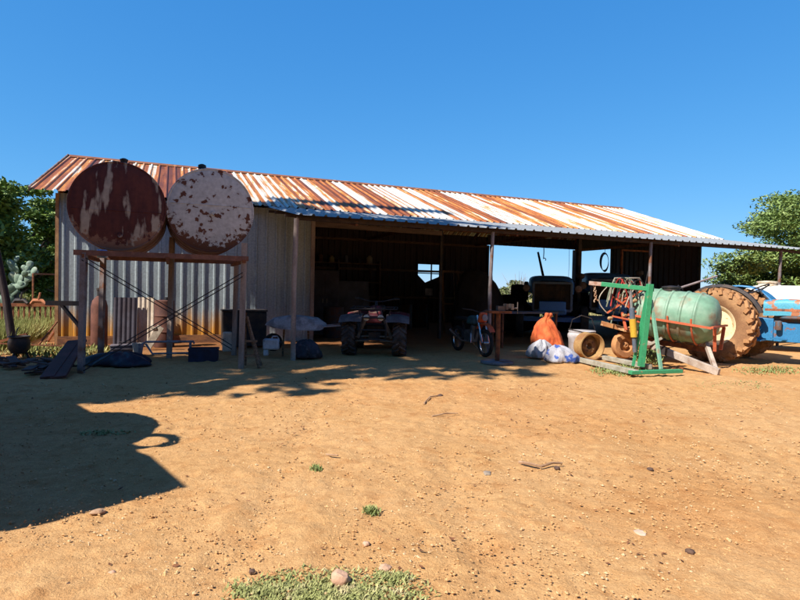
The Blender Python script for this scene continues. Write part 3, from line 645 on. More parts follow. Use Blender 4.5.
def tractor(label, loc, rz, scale, mh, mbody, mrim, mtyre, mside, stack=False, steer=True, rear=(.78, .40), hw=1.0, group='old blue farm tractors', canvas=False):
    t = thing('tractor', label, 'tractor', loc, rz, group, scale); R, wr = rear
    wheel(t, 'rear_wheel', (.74, 0, R), R, wr, R*.52, .05, 1, mtyre, mrim, mside, nl=21)
    wheel(t, 'rear_wheel', (-.74, 0, R), R, wr, R*.52, .05, -1, mtyre, mrim, mside)
    for sd in (-1, 1):
        wheel(t, 'front_wheel', (sd*.68, 2.05, .37), .37, .17, .2, .006, sd, mtyre, mrim, mside, nl=14, bolts=6)
    b = MB(); b.box((0, .35, .72), (.42, 1.1, .46)); b.box((0, 1.25, .68), (.34, .9, .40)); b.box((0, 1.95, .66), (.36, .55, .30))
    b.tube([(-.55, 0, R), (.55, 0, R)], [.14, .14], 14); b.lathe([(0, .26), (.1, .27), (.14, .14)], (.2, 0, R), (1, 0, 0), 20); b.lathe([(0, .26), (.1, .27), (.14, .14)], (-.2, 0, R), (-1, 0, 0), 20)
    b.build('transmission', mbody, t, bevel=.012)
    b = MB(); b.box((0, 1.25, .93), (.30, .72, .22)); b.tube([(.17, 1.0, .98), (.24, 1.15, .98), (.24, 1.5, .98), (.17, 1.6, .98)], .035, 8)
    for i in range(4): b.tube([(-.2, 1.0+i*.16, .86), (-.2, 1.0+i*.16, 1.02)], .03, 8)
    b.lathe([(0, .07), (.22, .07)], (-.24, 1.5, .80), (0, 0, 1), 12); b.lathe([(0, .06), (.18, .06)], (.25, 1.0, .72), (0, 0, 1), 12)
    b.build('engine_block', mat('oily_engine_steel', (.08, .12, .16), (.16, .08, .05), scale=9), t, bevel=.008)
    HW = hw
    # hood: arched section, tapering to the grille
    b = MB(); simple = HW > 1; secs = [(.72, .25, 1.00, 1.33), (1.1, .25, 1.02, 1.36), (1.8, .235, 1.02, 1.33), (2.22, .225, .98, 1.28), (2.30, .20, .98, 1.22)]
    vs = []; n_ = 12
    for (y, hw, z0, z1) in secs:
        hw *= HW; z1 += (HW > 1)*.05; vs.append((-hw, y, z0))
        for j in range(n_+1):
            a = pi-pi*j/n_; ca = cos(a); sa = max(sin(a), 0)
            vs.append((hw*math.copysign(abs(ca)**.45, ca), y, z1-.16+.16*sa**.6))
        vs.append((hw, y, z0))
    c_ = n_+3; b.add(vs, [(i*c_+j, (i+1)*c_+j, (i+1)*c_+j+1, i*c_+j+1) for i in range(4) for j in range(c_-1)]+[tuple(range(c_))])
    b.build('hood', mh, t, smooth=50)
    b = MB(); b.box((0, 1.45, 1.13), (.50, 1.4, .05)); b.build('hood_side_band', mat('rusty_band', (.42, .16, .08), (.3, .1, .05), scale=6), t)
    b = MB()
    for sd in (-1, 1): b.bar((sd*.20*HW, 2.30, .62), (sd*.20*HW, 2.30, 1.22), .05, .05)
    b.bar((-.2*HW, 2.30, 1.22), (.2*HW, 2.30, 1.22), .05, .05); b.bar((-.2*HW, 2.30, .62), (.2*HW, 2.30, .62), .06, .06)
    b.build('grille_frame', mat('blue_grey_grille_paint', (.10, .17, .30), (.08, .11, .18), rough=.5), t, bevel=.006)
    b = MB()
    for i in range(9): b.bar((HW*(-.19+i*.0475), 2.295, .63), (HW*(-.19+i*.0475), 2.295, 1.21), .012, .02)
    b.box((0, 2.26, .92), (.38*HW, .02, .58)); b.build('grille', m_dark, t)
    for sd in (-1, 1):
        b = MB(); b.lathe([(0, .05), (.06, .075), (.1, .08)], (sd*(.05+.25*HW), 2.12, 1.1), (0, 1, 0), 16); hl = b.build('headlight', m_dark, t)
        b = MB(); b.lathe([(.10, .072), (.112, .05), (.118, .002)], (sd*(.05+.25*HW), 2.12, 1.1), (0, 1, 0), 16, caps=False); b.build('lens', m_pipe if simple else m_glassy, hl)
    b = MB(); b.box((0, 2.42, .72), (.55, .16, .20)); b.bar((-.3, 2.3, .6), (.3, 2.3, .6), .1, .12); b.build('front_weight', mbody, t, bevel=.015)
    b = MB(); b.bar((-.62, 2.05, .42), (.62, 2.05, .42), .09, .10); b.bar((-.62, 2.05, .37), (-.62, 2.05, .55), .07, .07); b.bar((.62, 2.05, .37), (.62, 2.05, .55), .07, .07); b.bar((-.5, 1.98, .47), (.35, .9, .55), .03, .03); b.build('front_axle', mbody, t)
    for sd in (-1, 1):   # mudguards
        b = MB(); vs = []; m_ = 14
        for i in range(m_+1):
            a = (rad(20)+rad(125)*i/m_) if sd > 0 else (rad(38)+rad(80)*i/m_)
            for x, k in ((sd*.50, 0), (sd*.52, .03), (sd*(.90 if sd < 0 else .60), .03), (sd*(.93 if sd < 0 else .62), -.03)):
                vs.append((x, cos(a)*(R+.05+k), R+sin(a)*(R+.05+k)))
        b.add(vs, [(i*4+j, (i+1)*4+j, (i+1)*4+j+1, i*4+j+1) for i in range(m_) for j in range(3)])
        c0 = len(b.v); vs = [(sd*.50, 0.0, R+.2)]+[(sd*.50, cos(rad(20)+rad(125)*i/m_)*(R+.05), R+sin(rad(20)+rad(125)*i/m_)*(R+.05)) for i in range(m_+1)]
        b.add(vs, [(0, i+1, i+2) for i in range(m_)]) if sd > 0 else None; b.build('mudguard', mbody if sd < 0 else m_dark, t, smooth=50)
    zs = -.28 if simple else 0
    b = MB(); b.box((0, -.02, 1.28+zs), (.46, .42, .07)); b.box((0, -.22, 1.44+zs), (.46, .07, .30), Mx.Rotation(rad(-8), 3, 'X')); b.build('seat', m_seat, t, bevel=.03)
    b = MB(); b.bar((0, 0, .95), (0, 0, 1.27), .08, .08); b.build('seat_post', m_dark, t)
    b = MB(); b.torus((0, .55, 1.56+zs), (0, -.5, 1), .21, .014, 30, 7)
    for i in range(3):
        a = 2*pi*i/3+.3; e = V((0, .55, 1.55+zs)); xx = V((1, 0, 0)); yy = V((0, 1, .5)).normalized(); b.tube([e-V((0, -.02, .05)), e+xx*cos(a)*.2+yy*sin(a)*.2], .009, 5)
    b.tube([(0, .58, 1.5+zs), (0, .85, 1.2)], .022, 8); b.build('steering_wheel', m_dark, t)
    b = MB(); b.box((0, .80, 1.22), (.44, .14, .22)); b.build('dashboard', mbody, t, bevel=.02)
    for sd in (-1, 1):
        b = MB(); b.box((sd*.42, .62, .50), (.34, .34, .02)); b.bar((sd*.25, .62, .5), (sd*.3, .62, .7), .03, .04); b.bar((sd*.3, .55, .52), (sd*.3, .72, .78), .02, .03); b.build('footplate', mbody, t)
    b = MB(); b.bar((-.35, -.45, .45), (-.35, -.95, .38), .06, .05); b.bar((.35, -.45, .45), (.35, -.95, .38), .06, .05); b.bar((0, -.3, 1.0), (0, -.75, .85), .05, .05); b.build('lift_arms', mbody, t)
    if stack:
        b = MB(); b.tube([(-.56, 1.75, 1.0), (-.60, 1.8, 1.15), (-.62, 1.82, 1.33)], .035, 10); b.lathe([(0, .05), (.03, .09), (.10, .09), (.12, .03)], (-.62, 1.82, 1.33), (0, 0, 1), 14); b.build('air_intake', m_dark, t)
    else:
        b = MB(); b.tube([(-.12, 1.75, 1.2), (-.12, 1.75, 1.32), (-.12, 1.75, 1.75)], [.03, .045, .03], 10); b.build('exhaust', m_rust, t)
    return t
def head(a_): return math.atan2(-sin(a_), cos(a_))
# heading vector (hx,hy) -> rotation so local +y points there
def face(hx, hy): return math.atan2(-hx, hy)

# blue tractor on the right: rear wheel centre at the big tyre
hd = V((.66, -.75, 0)).normalized(); rt = V((hd.y, -hd.x, 0))      # rt = local +x in world (right-hand side of the tractor)
wc = at(716, 323, 12.5); base = wc - rt*.74*1.06; base.z = 0
tr = tractor('faded blue tractor with a huge mud-caked rear tyre, parked in the sun at the right', base, face(hd.x, hd.y), 1.06, m_blue2, m_blue, m_rim, m_tyre, m_side)
# two tractors under the roof
P_ = onS(550, 345, -.2); P_ = V((P_.x, P_.y, 0)); hv = V((-.22, -.97, 0)).normalized()
tractor('dark blue tractor with a framed square grille, nose outward under the open middle bay', P_-hv*2.6, face(hv.x, hv.y), 1.44, m_dblue, m_dblue, m_dark, m_black, m_black, stack=True, hw=2.0, rear=(.60, .36))
P_ = at(604, 345, 19.0); P_ = V((P_.x, P_.y, 0)); hv = V((-.2, -.98, 0)).normalized()
tractor('dark blue tractor half hidden behind the hoist, right of the thick shed pillar', P_-hv*2.4, face(hv.x, hv.y), 1.55, m_dblue, m_dblue, m_dark, m_black, m_black, stack=True, hw=2.0, rear=(.60, .36))

# white tank behind the tractor
m_wtank = mat('white_painted_tank', (.80, .78, .72), (.74, .70, .62), (.45, .25, .12), scale=4, lo=.4, hi=.66, lo3=.72, rough=.45)
c = at(786, 313, 15.2); t = thing('bowser_tank', 'big white tank with a rust-streaked top behind the blue tractor', 'tank', V((c.x, c.y, 0)), rad(-28))
z0 = c.z; b = MB(); b.lathe([(-1.15, .02), (-1.13, .3), (-1.05, .55), (-.9, .69), (-.7, .74), (-.2, .745), (-.19, .76), (-.15, .76), (-.14, .745), (.5, .745), (.9, .69), (1.05, .55), (1.13, .3), (1.15, .02)], (0, 0, z0), (1, 0, 0), 40, caps=False); b.build('shell', m_wtank, t)
b = MB(); b.lathe([(0, .22), (.08, .22), (.09, .25), (.12, .25), (.14, .05)], (-.45, 0, z0+.73), (0, 0, 1), 20); b.build('lid', mat('rusty_white_lid', (.6, .45, .32), (.7, .62, .5), scale=9), t)
for sx in (-.7, .7):
    for sy in (-1, 1):
        b = MB(); b.bar((sx, sy*.55, 0), (sx, sy*.42, z0-.45), .07, .07); b.build('leg', m_rust, t)
b = MB(); b.bar((-1.0, -.43, z0-.5), (1.0, -.43, z0-.5), .08, .1); b.bar((-1.0, .43, z0-.5), (1.0, .43, z0-.5), .08, .1); b.build('cradle', m_rust, t)

# ---- quad bike
def quad():
    a_ = gp(351, 354); c_ = gp(399, 355); mid = (a_+c_)/2; hv = V((-.02, -1, 0)).normalized()
    t = thing('quad_bike', 'dusty quad bike with knobbly tyres facing out of the dark first bay', 'quad bike', V((mid.x, mid.y+.62, 0))-V((0, 0, 0)), face(hv.x, hv.y), None, 1.18)
    mq = mat('maroon_plastic', (.16, .03, .04), (.10, .03, .035), (.2, .13, .10), scale=6, rough=.5); mk = mat('grey_dusty_plastic', (.16, .13, .13), (.10, .08, .085), rough=.6); mt_ = mat('dusty_knobbly_tyre', (.11, .08, .07), (.06, .045, .04), scale=7, rough=.95)
    for sd in (-1, 1):
        wheel(t, 'front_wheel', (sd*.47, .62, .32), .32, .24, .15, .03, sd, mt_, m_dark, mt_, nl=16, bolts=4)
        wheel(t, 'rear_wheel', (sd*.45, -.62, .31), .31, .27, .15, .022, sd, mt_, m_dark, mt_, nl=16, bolts=4)
    b = MB(); b.box((0, 0, .42), (.34, .9, .26)); b.box((0, .5, .36), (.24, .4, .16)); b.build('engine', m_dark, t, bevel=.02)
    for sd in (-1, 1):
        for yy in (.62, -.62):
            n_ = 10; R_ = .41; vs = []
            for i in range(n_+1):
                a = rad(44)+rad(100)*i/n_
                for x, k in ((sd*.22, .02), (sd*.45, .03), (sd*.64, -.01), (sd*.65, -.03)): vs.append((x, yy+cos(a)*(R_+k), .34+sin(a)*(R_+k)))
            b = MB(); b.add(vs, [(i*4+j, (i+1)*4+j, (i+1)*4+j+1, i*4+j+1) for i in range(n_) for j in range(3)]); b.build('fender', mk if yy > 0 else mq, t, smooth=50)
    b = MB(); b.box((0, .72, .74), (.30, .42, .16), Mx.Rotation(rad(-14), 3, 'X'), taper=.8); b.box((0, .35, .82), (.26, .4, .2), taper=.7); b.build('cowl', mq, t, bevel=.03)
    b = MB(); b.box((0, -.25, .84), (.30, .75, .14)); b.build('seat', m_seat, t, bevel=.05)
    b = MB()
    for i in range(5): b.tube([(-.36+i*.18, .46, .90), (-.36+i*.18, 1.0, .88)], .011, 6)
    b.tube([(-.42, .46, .90), (-.42, 1.0, .88), (.42, 1.0, .88), (.42, .46, .90), (-.42, .46, .90)], .014, 6); b.tube([(-.3, .75, .89), (-.26, .72, .7)], .012, 6); b.tube([(.3, .75, .89), (.26, .72, .7)], .012, 6)
    b.build('front_rack', m_dark, t)
    b = MB(); b.tube([(-.42, -.05, 1.05), (-.34, .05, 1.05), (-.12, .22, 1.0), (.12, .22, 1.0), (.34, .05, 1.05), (.42, -.05, 1.05)], .014, 7); b.tube([(0, .22, 1.0), (0, .4, .7)], .03, 8); hb = b.build('handlebar', m_dark, t)
    for sd in (-1, 1):
        b = MB(); b.tube([(sd*.33, .07, 1.05), (sd*.43, -.06, 1.05)], .021, 8); b.build('grip', m_black, hb)
    b = MB(); b.tube([(-.22, .95, .32), (-.24, 1.02, .5), (-.2, 1.02, .72), (.2, 1.02, .72), (.24, 1.02, .5), (.22, .95, .32), (-.22, .95, .32)], .016, 7); b.tube([(-.24, 1.02, .5), (.24, 1.02, .5)], .014, 6); b.build('bull_bar', m_dark, t)
    for sd in (-1, 1):
        b = MB(); b.lathe([(0, .04), (.06, .06), (.075, .055), (.08, .002)], (sd*.13, .93, .72), (0, 1, 0), 14); b.build('headlight', m_glassy, t)
        b = MB()
        for dz in (.28, .36): b.tube([(sd*.10, .70, dz), (sd*.36, .62, dz-.02)], .014, 6); b.tube([(sd*.10, .52, dz), (sd*.36, .62, dz-.02)], .014, 6)
        b.tube([(sd*.32, .62, .32), (sd*.18, .58, .66)], .03, 8); b.build('suspension', mat('pale_dirty_alloy', (.30, .24, .19), (.2, .15, .12)), t)
quad()

# ---- motorcycle
def moto():
    fr = gp(485, 357); rr = gp(455, 350); hv = (fr-rr); hv.z = 0; L_ = 1.28; hv.normalize(); cen = fr-hv*L_*.5
    t = thing('motorcycle', 'small motorcycle with an orange front mudguard and spoked wheels, parked by the vice post', 'motorcycle', V((cen.x, cen.y, 0)), face(hv.x, hv.y))
    ch = mat('chromed_tube', (.55, .55, .58), (.4, .38, .38), rough=.25, metal=.9); og = paint('orange_plastic', (.62, .10, .03), lo=.75, hi=.85)
    for yy, nm in ((.64, 'front_wheel'), (-.64, 'rear_wheel')):
        b = MB(); b.torus((0, yy, .31), (1, 0, 0), .27, .042, 36, 8); ty = b.build(nm, m_black, t)
        b = MB(); b.torus((0, yy, .31), (1, 0, 0), .232, .014, 32, 6); b.build('rim', ch, ty)
        b = MB()
        for i in range(18): a = 2*pi*i/18; b.tube([(.02*(-1)**i, yy, .31), (0, yy+cos(a)*.23, .31+sin(a)*.23)], .0025, 4)
        b.lathe([(-.06, .04), (.06, .04)], (0, yy, .31), (1, 0, 0), 12); b.build('spokes', ch, ty)
    for sx in (-.085, .085):
        b = MB(); b.tube([(sx, .64, .31), (sx, .40, .92)], .02, 8); b.tube([(sx, .62, .35), (sx, .54, .56)], .027, 8); b.build('fork_leg', ch, t)
    b = MB(); n_ = 10; vs = []
    for i in range(n_+1):
        a = rad(35)+rad(105)*i/n_
        for x, k in ((-.07, -.03), (-.05, .0), (.05, .0), (.07, -.03)): vs.append((x, .62+cos(a)*(.42+k), .34+sin(a)*(.42+k)))
    b.add(vs, [(i*4+j, (i+1)*4+j, (i+1)*4+j+1, i*4+j+1) for i in range(n_) for j in range(3)]); b.build('front_mudguard', og, t, smooth=60)
    b = MB(); b.box((0, .50, .88), (.22, .10, .24), Mx.Rotation(rad(-15), 3, 'X'), taper=.8); ns = b.build('number_plate_cowl', og, t, bevel=.03)
    b = MB(); b.lathe([(0, .05), (.05, .075), (.06, .002)], (0, .56, .87), (0, 1, .1), 16, caps=False); b.build('headlight', m_pipe, ns)
    b = MB(); b.tube([(-.36, .20, 1.06), (-.2, .34, 1.04), (0, .38, .98), (.2, .34, 1.04), (.36, .20, 1.06)], .013, 7); b.build('handlebar', m_dark, t)
    b = MB(); b.box((0, .12, .80), (.24, .42, .20), taper=.7); b.build('fuel_tank_cover', mat('teal_dull_paint', (.03, .10, .10), (.05, .08, .09)), t, bevel=.05)
    b = MB(); b.box((0, -.36, .80), (.22, .62, .09)); b.build('seat', m_seat, t, bevel=.03)
    b = MB(); b.box((0, 0, .42), (.2, .34, .28)); b.lathe([(0, .09), (.2, .08)], (0, .08, .5), (0, .4, 1), 14); b.build('engine', mat('dull_alloy', (.2, .2, .2), (.1, .1, .1), metal=.6, rough=.5), t, bevel=.02)
    b = MB(); b.tube([(0, .36, .9), (0, .15, .35), (0, -.2, .32), (0, -.45, .75), (0, .36, .86)], .022, 7); b.tube([(-.08, -.05, .38), (-.09, -.64, .31)], .02, 6); b.tube([(.08, -.05, .38), (.09, -.64, .31)], .02, 6); b.build('frame', m_dark, t)
    b = MB(); b.tube([(.1, .15, .5), (.14, .25, .3), (.14, -.2, .3), (.15, -.75, .5)], [.02, .02, .025, .045], 8); b.build('exhaust', ch, t)
    b = MB(); b.tube([(-.05, -.1, .3), (-.28, -.02, .02)], .012, 6); b.build('kickstand', ch, t)
moto()

# ---- engine hoist
m_green = paint('green_enamel', (.045, .30, .14), (.30, .25, .15), .64, .72, 8); m_lgreen = paint('pale_green_enamel', (.20, .42, .30), (.35, .3, .2), .6, .7, 8)
b0 = gp(645, 368); t = thing('engine_hoist', 'green workshop crane with a long boom and a yellow ram beside the sprayer', 'hoist', V((b0.x, b0.y, 0)))
fA = gp(630, 372.5, .09); fB = gp(681, 371, .09); fA.z = fB.z = .09
b = MB(); b.bar(fA, fB, .10, .065); W('front_base_bar', b, m_green, t, bevel=.006)
lA = gp(577, 359, .08); lB = gp(604, 357.5, .08)
for a_, c_, mm in ((lA, fA+V((.12, .0, 0)), m_greywood), (lB, gp(650, 367, .09), m_greywood)):
    b = MB(); b.bar(a_, c_, .10, .09); W('base_leg', b, mat('grey_worn_steel', (.38, .36, .30), (.28, .26, .2), scale=6), t, bevel=.006)
cb = gp(641, 366.5, .1); D0 = cb.y; ct = at(650, 284, D0-.05)
b = MB(); b.bar(cb, ct, .10, .12, (0, 1, 0)); W('column', b, m_green, t, bevel=.006)
b = MB(); b.bar(at(651, 300, D0), gp(661, 369, .1), .05, .05); W('rear_strut', b, m_lgreen, t)
b = MB(); b.bar(at(646, 300, D0+.05), at(633, 366, D0+.05), .035, .07); W('side_plate', b, m_green, t)
bt = at(601, 284, D0+.25); be = at(654, 289.5, D0-.05)
b = MB(); b.bar(bt, be, .07, .085); bm = W('boom', b, m_green, t, bevel=.006)
b = MB(); b.bar(at(589, 283, D0+.3), bt+(be-bt)*.04, .06, .075); W('boom_extension', b, mat('worn_pink_steel', (.48, .36, .30), (.36, .2, .14), scale=8), t)
r0 = at(630.5, 291, D0+.05); r1 = at(632.5, 323, D0+.02); r2 = at(635, 352, D0)
b = MB(); b.tube([r0, r1], .028, 10); W('ram_rod', b, mat('chrome_rod', (.5, .5, .5), (.35, .35, .38), metal=.7, rough=.35), t)
b = MB(); b.tube([at(632, 308, D0), r1], .05, 12); W('ram_collar', b, mat('slate_grey_paint', (.10, .13, .18), (.14, .14, .15)), t)
b = MB(); b.tube([at(632.6, 319, D0-.02), at(634, 337, D0-.02)], .062, 12); W('ram_cylinder', b, paint('yellow_paint', (.60, .36, .04), lo=.7, hi=.8), t)
b = MB(); b.tube([at(634, 337, D0-.02), r2], .04, 12); W('ram_foot', b, mat('slate_grey_paint', (.1, .1, .1)), t)
b = MB()
for i in range(6):
    c_ = at(594.5+(i*.25), 286+i*2.4, D0+.28); b.torus(c_, V((1, .2, 0)) if i % 2 else V((.2, 1, 0)), .022, .009, 10, 5)
c_ = at(596, 301, D0+.28); b.torus(c_, V((.2, 1, 0)), .035, .012, 12, 5, -2.3, 1.5); W('chain_hook', b, mat('pale_rusty_chain', (.5, .38, .28), (.35, .2, .12)), t)
for px, py in ((636, 374), (674, 373), (681, 372), (650, 368.5)):
    p = gp(px, py); b = MB(); b.lathe([(-.02, .045), (.02, .045)], V((p.x, p.y, .047)), (.5, .86, 0), 14); b.bar(V((p.x, p.y, .05)), V((p.x, p.y, .1)), .06, .03); W('caster', b, m_rust, t)

# ---- sprayer trailer
m_spr = mat('faded_green_fibreglass', (.16, .30, .21), (.22, .34, .25), (.25, .20, .13), scale=2.6, lo=.36, hi=.54, lo3=.64, rough=.5, bscale=9)
m_ora = paint('orange_frame_paint', (.52, .12, .055), (.3, .12, .06), .6, .7, 8)
c0 = at(673, 315, 11.9); ax = V((.74, -.67, -.09)).normalized(); t = thing('sprayer_trailer', 'crop sprayer with a pale green tank in an orange cradle, propped on its drawbar', 'sprayer', V((c0.x, c0.y, 0)))
R_ = .52; L_ = 1.38; b = MB(); pr = [(-L_/2-.17, .02), (-L_/2-.15, R_*.5), (-L_/2-.08, R_*.8), (-L_/2, R_*.96)]
for k in range(5):
    x0 = -L_/2+.14+k*.27; pr += [(x0-.035, R_), (x0-.015, R_+.022), (x0+.015, R_+.022), (x0+.035, R_)]
pr += [(L_/2-.10, R_*.985), (L_/2, R_*.93), (L_/2+.10, R_*.80), (L_/2+.17, R_*.55), (L_/2+.19, R_*.25), (L_/2+.195, .02)]
b.lathe(pr, c0, ax, 44, caps=False); tk = W('tank', b, m_spr, t, smooth=35)
b = MB(); pl = at(674, 292, 11.6); pl = c0+ax*(-.05)+V((0, 0, R_-.01)); b.lathe([(0, .17), (.05, .17), (.06, .19), (.09, .19), (.11, .03)], pl, (0, 0, 1), 20); b.tube([pl+V((.1, 0, .05)), pl+V((.2, .1, .12)), pl+V((.3, .1, .02))], .012, 6); W('filler_lid', b, m_dark, t)
b = MB(); b.tube([pl+V((.05, .1, .0)), at(717, 276, 12.4)], [.028, .02], 8); W('lever_pole', b, mat('grey_dry_pole', (.33, .27, .26), (.25, .2, .2)), t)
side = V((-ax.y, ax.x, 0)).normalized(); zf = c0.z-.13
for sd in (-1, 1):
    b = MB(); b.bar(c0+ax*(-L_/2-.05)+side*sd*(R_+.05)+V((0, 0, -.08)), c0+ax*(L_/2+.18)+side*sd*(R_+.02)+V((0, 0, -.13)), .04, .045); W('cradle_rail', b, m_ora, t)
b = MB(); b.bar(c0+ax*(L_/2+.20)+side*(-R_-.06)+V((0, 0, -.11)), c0+ax*(L_/2+.20)+side*(R_+.1)+V((0, 0, -.11)), .045, .04); W('cradle_end_rail', b, m_ora, t)
for sd in (-1, 1):
    for q in (L_/2+.2, -L_/2+.1):
        b = MB(); p0 = c0+ax*q+side*sd*(R_*.72)+V((0, 0, -.14)); p1 = c0+ax*(q-.02)+side*sd*(R_*.45)+V((0, 0, -.60)); b.bar(p0, p1, .06, .035); W('cradle_leg', b, m_ora, t)
for q in (-.45, .05, .5):
    b = MB(); pts = [c0+ax*q+side*cos(a)*(R_+.03)+V((0, 0, sin(a)*(R_+.03))) for a in [pi+pi*i/14 for i in range(15)]]; b.tube(pts, .02, 6); W('cradle_hoop', b, m_ora, t)
# chassis, drawbar, axle
dA = at(640, 341, 12.0); dB = gp(719, 372.5, .06)
b = MB(); b.bar(dA, dB, .07, .14, (0, 0, 1)); W('drawbar', b, mat('bleached_timber_beam', (.46, .38, .32), (.34, .27, .22), (.25, .13, .08), scale=4, lo3=.7), t, bevel=.008)
b = MB(); b.bar(dA.lerp(dB, .31)+V((0, -.02, 0)), dA.lerp(dB, .38)+V((0, -.02, 0)), .09, .16); W('drawbar_bracket', b, m_dark, t)
b = MB(); b.bar(at(706, 343, 11.4), gp(716, 371, .02), .07, .09); W('jack_strut', b, mat('bleached_timber_beam', (.4, .35, .3)), t)
b = MB(); b.bar(at(641, 349, 11.8), at(662, 338, 11.5), .04, .05); W('brace_stay', b, m_greywood, t)
b = MB(); b.bar(at(601, 323, 12.4), at(643, 334, 12.1), .30, .09); W('rusty_deck_beam', b, mat('rust_flaked_plank', (.42, .20, .08), (.30, .12, .05), (.55, .34, .18), scale=5, rough=.9), t, bevel=.006)
b = MB(); b.bar(c0+ax*(-.6)+V((0, 0, -.62)), c0+ax*(.75)+V((0, 0, -.62)), .10, .10); b.bar(c0+ax*(-.3)+side*.5+V((0, 0, -.7)), c0+ax*(-.3)-side*.6+V((0, 0, -.7)), .08, .08); W('chassis', b, m_rust, t)
m_rw = mat('orange_dust_wheel', (.50, .24, .10), (.36, .16, .07), scale=5, rough=.9)
def small_wheel(par, name, c, axd, R, w_, m_, mr):
    b = MB(); a = V(axd).normalized(); b.lathe([(-w_/2, R*.55), (-w_/2, R*.9), (-w_*.3, R), (w_*.3, R), (w_/2, R*.9), (w_/2, R*.55)], c, a, 30, caps=False); ty = W(name, b, m_, par)
    b = MB(); b.lathe([(w_*.5, R*.58), (w_*.35, R*.5), (w_*.1, R*.42), (w_*.2, R*.25), (w_*.5, R*.2), (w_*.55, R*.10), (w_*.3, .01)], c, a, 24, caps=False); b.lathe([(-w_*.4, R*.58), (0, R*.4), (0, .01)], c, a, 20, caps=False)
    o = b.build('rim', mr, None); o.data.transform(Mx.Rotation(-par.rotation_euler.z, 4, 'Z') @ Mx.Translation(-par.location)); o.parent = ty
    return ty
wc1 = at(624, 345, 12.3); small_wheel(t, 'wheel', wc1, (.25, -.97, 0), .29, .16, m_rw, m_rw)
wc2 = at(634, 338, 13.1); small_wheel(t, 'wheel', wc2, (.25, -.97, 0), .29, .16, m_rw, m_rw)
# valve gear and hoses
b = MB(); rnd = random.Random(3)
for a_, c_ in (((613, 297), (636, 312)), ((607, 313), (642, 290)), ((612, 316), (640, 322)), ((618, 300), (634, 296)), ((622, 312), (626, 330)), ((640, 300), (652, 318))):
    b.bar(at(*a_, 12.0+rnd.uniform(-.1, .2)), at(*c_, 11.9), .05, .035)
W('control_frame', b, m_ora, t)
b = MB()
for i in range(9):
    p = at(rnd.uniform(612, 640), rnd.uniform(298, 322), 11.95+rnd.uniform(-.15, .15)); b.lathe([(0, .028), (.03, .04), (.08, .04), (.10, .02)], p, (rnd.uniform(-1, 1), rnd.uniform(-1, 0), rnd.uniform(-1, 1)), 10)
W('valve', b, mat('brass_and_dirt', (.42, .27, .13), (.25, .12, .07), rough=.6), t)
hose_m = [mat('red_hose', (.50, .05, .04), bump=0), mat('grey_green_hose', (.26, .30, .22), bump=0), mat('dusty_clear_hose', (.48, .42, .34), bump=0), mat('black_hose', (.03, .03, .03), bump=0)]
for k, hm in enumerate(hose_m):
    b = MB()
    for i in range(5 if k else 3):
        cx = rnd.uniform(620, 638); cy = rnd.uniform(286, 300); pts = []
        p0 = (cx-rnd.uniform(6, 18), cy+rnd.uniform(6, 26)); p3 = (cx+rnd.uniform(6, 16), cy+rnd.uniform(-2, 24)); top = rnd.uniform(5, 16); dz = rnd.uniform(-.15, .25)
        for j in range(13):
            s = j/12; x = p0[0]*(1-s)+p3[0]*s; y = p0[1]*(1-s)+p3[1]*s-top*2.2*sin(pi*s)**.8; pts.append(at(x, max(y, 278), 11.95+dz+.1*sin(6*s+i)))
        b.tube(pts, .013, 6)
    W('hose', b, hm, t)
b = MB(); b.tube([at(596+10*(1-cos(s*pi))/2 if False else 607-8*sin(s*pi), 287+26*s, 12.1) for s in [i/10 for i in range(11)]], .011, 6); W('hose', b, hose_m[2], t)
b = MB(); p = [at(644+4*s, 293-22*s, 12.0) for s in (0, .5, 1)]; b.tube(p, .008, 5); W('aerial_wire', b, m_dark, t)

# ---- white drum and wheel rim
p = gp(585, 357); t = thing('plastic_drum', 'dirty white plastic drum standing between the orange sack and the sprayer', 'drum', V((p.x, p.y+.25, 0)), 0)
b = MB(); b.lathe([(0, .27), (.03, .29), (.40, .31), (.44, .33), (.50, .33), (.54, .30), (.585, .31), (.60, .29)], (0, 0, 0), (.0, .0, 1), 32, caps=True); b.build('shell', mat('dirty_white_plastic', (.50, .48, .50), (.40, .36, .36), scale=4, rough=.5), t)
b = MB(); b.torus((0, 0, .56), (.2, 0, 1), .31, .012, 24, 6); b.tube([(-.30, 0, .6), (-.25, -.05, .85), (-.05, -.08, .95), (.2, -.05, .88), (.3, 0, .62)], .01, 6); b.build('wire_handle', m_dark, t)
p = gp(590, 360); t = thing('wheel_rim', 'rusty ochre wheel rim lying on its edge against the white drum', 'wheel rim', V((p.x, p.y+.1, 0)), face(.25, -.97))
Rr = .30; b = MB(); b.lathe([(-.16, Rr*.94), (-.14, Rr), (-.10, Rr*.9), (.10, Rr*.88), (.13, Rr), (.15, Rr), (.15, Rr*.93), (.11, Rr*.84), (-.14, Rr*.8)], (0, 0, Rr), (0, 1, 0), 36, caps=False); b.build('barrel', mat('ochre_rim_paint', (.36, .22, .09), (.25, .12, .05), scale=5), t)
b = MB(); b.lathe([(-.05, Rr*.86), (-.02, Rr*.6), (.02, Rr*.5), (.02, Rr*.24), (-.04, Rr*.2), (-.1, .02)], (0, 0, Rr), (0, 1, 0), 30, caps=False)
for i in range(5): a = 2*pi*i/5; b.lathe([(.01, .018), (.04, .018)], (cos(a)*Rr*.37, 0, Rr+sin(a)*Rr*.37), (0, 1, 0), 8)
b.build('disc', mat('dull_ochre_disc', (.28, .17, .08), (.16, .08, .05), scale=6), t)

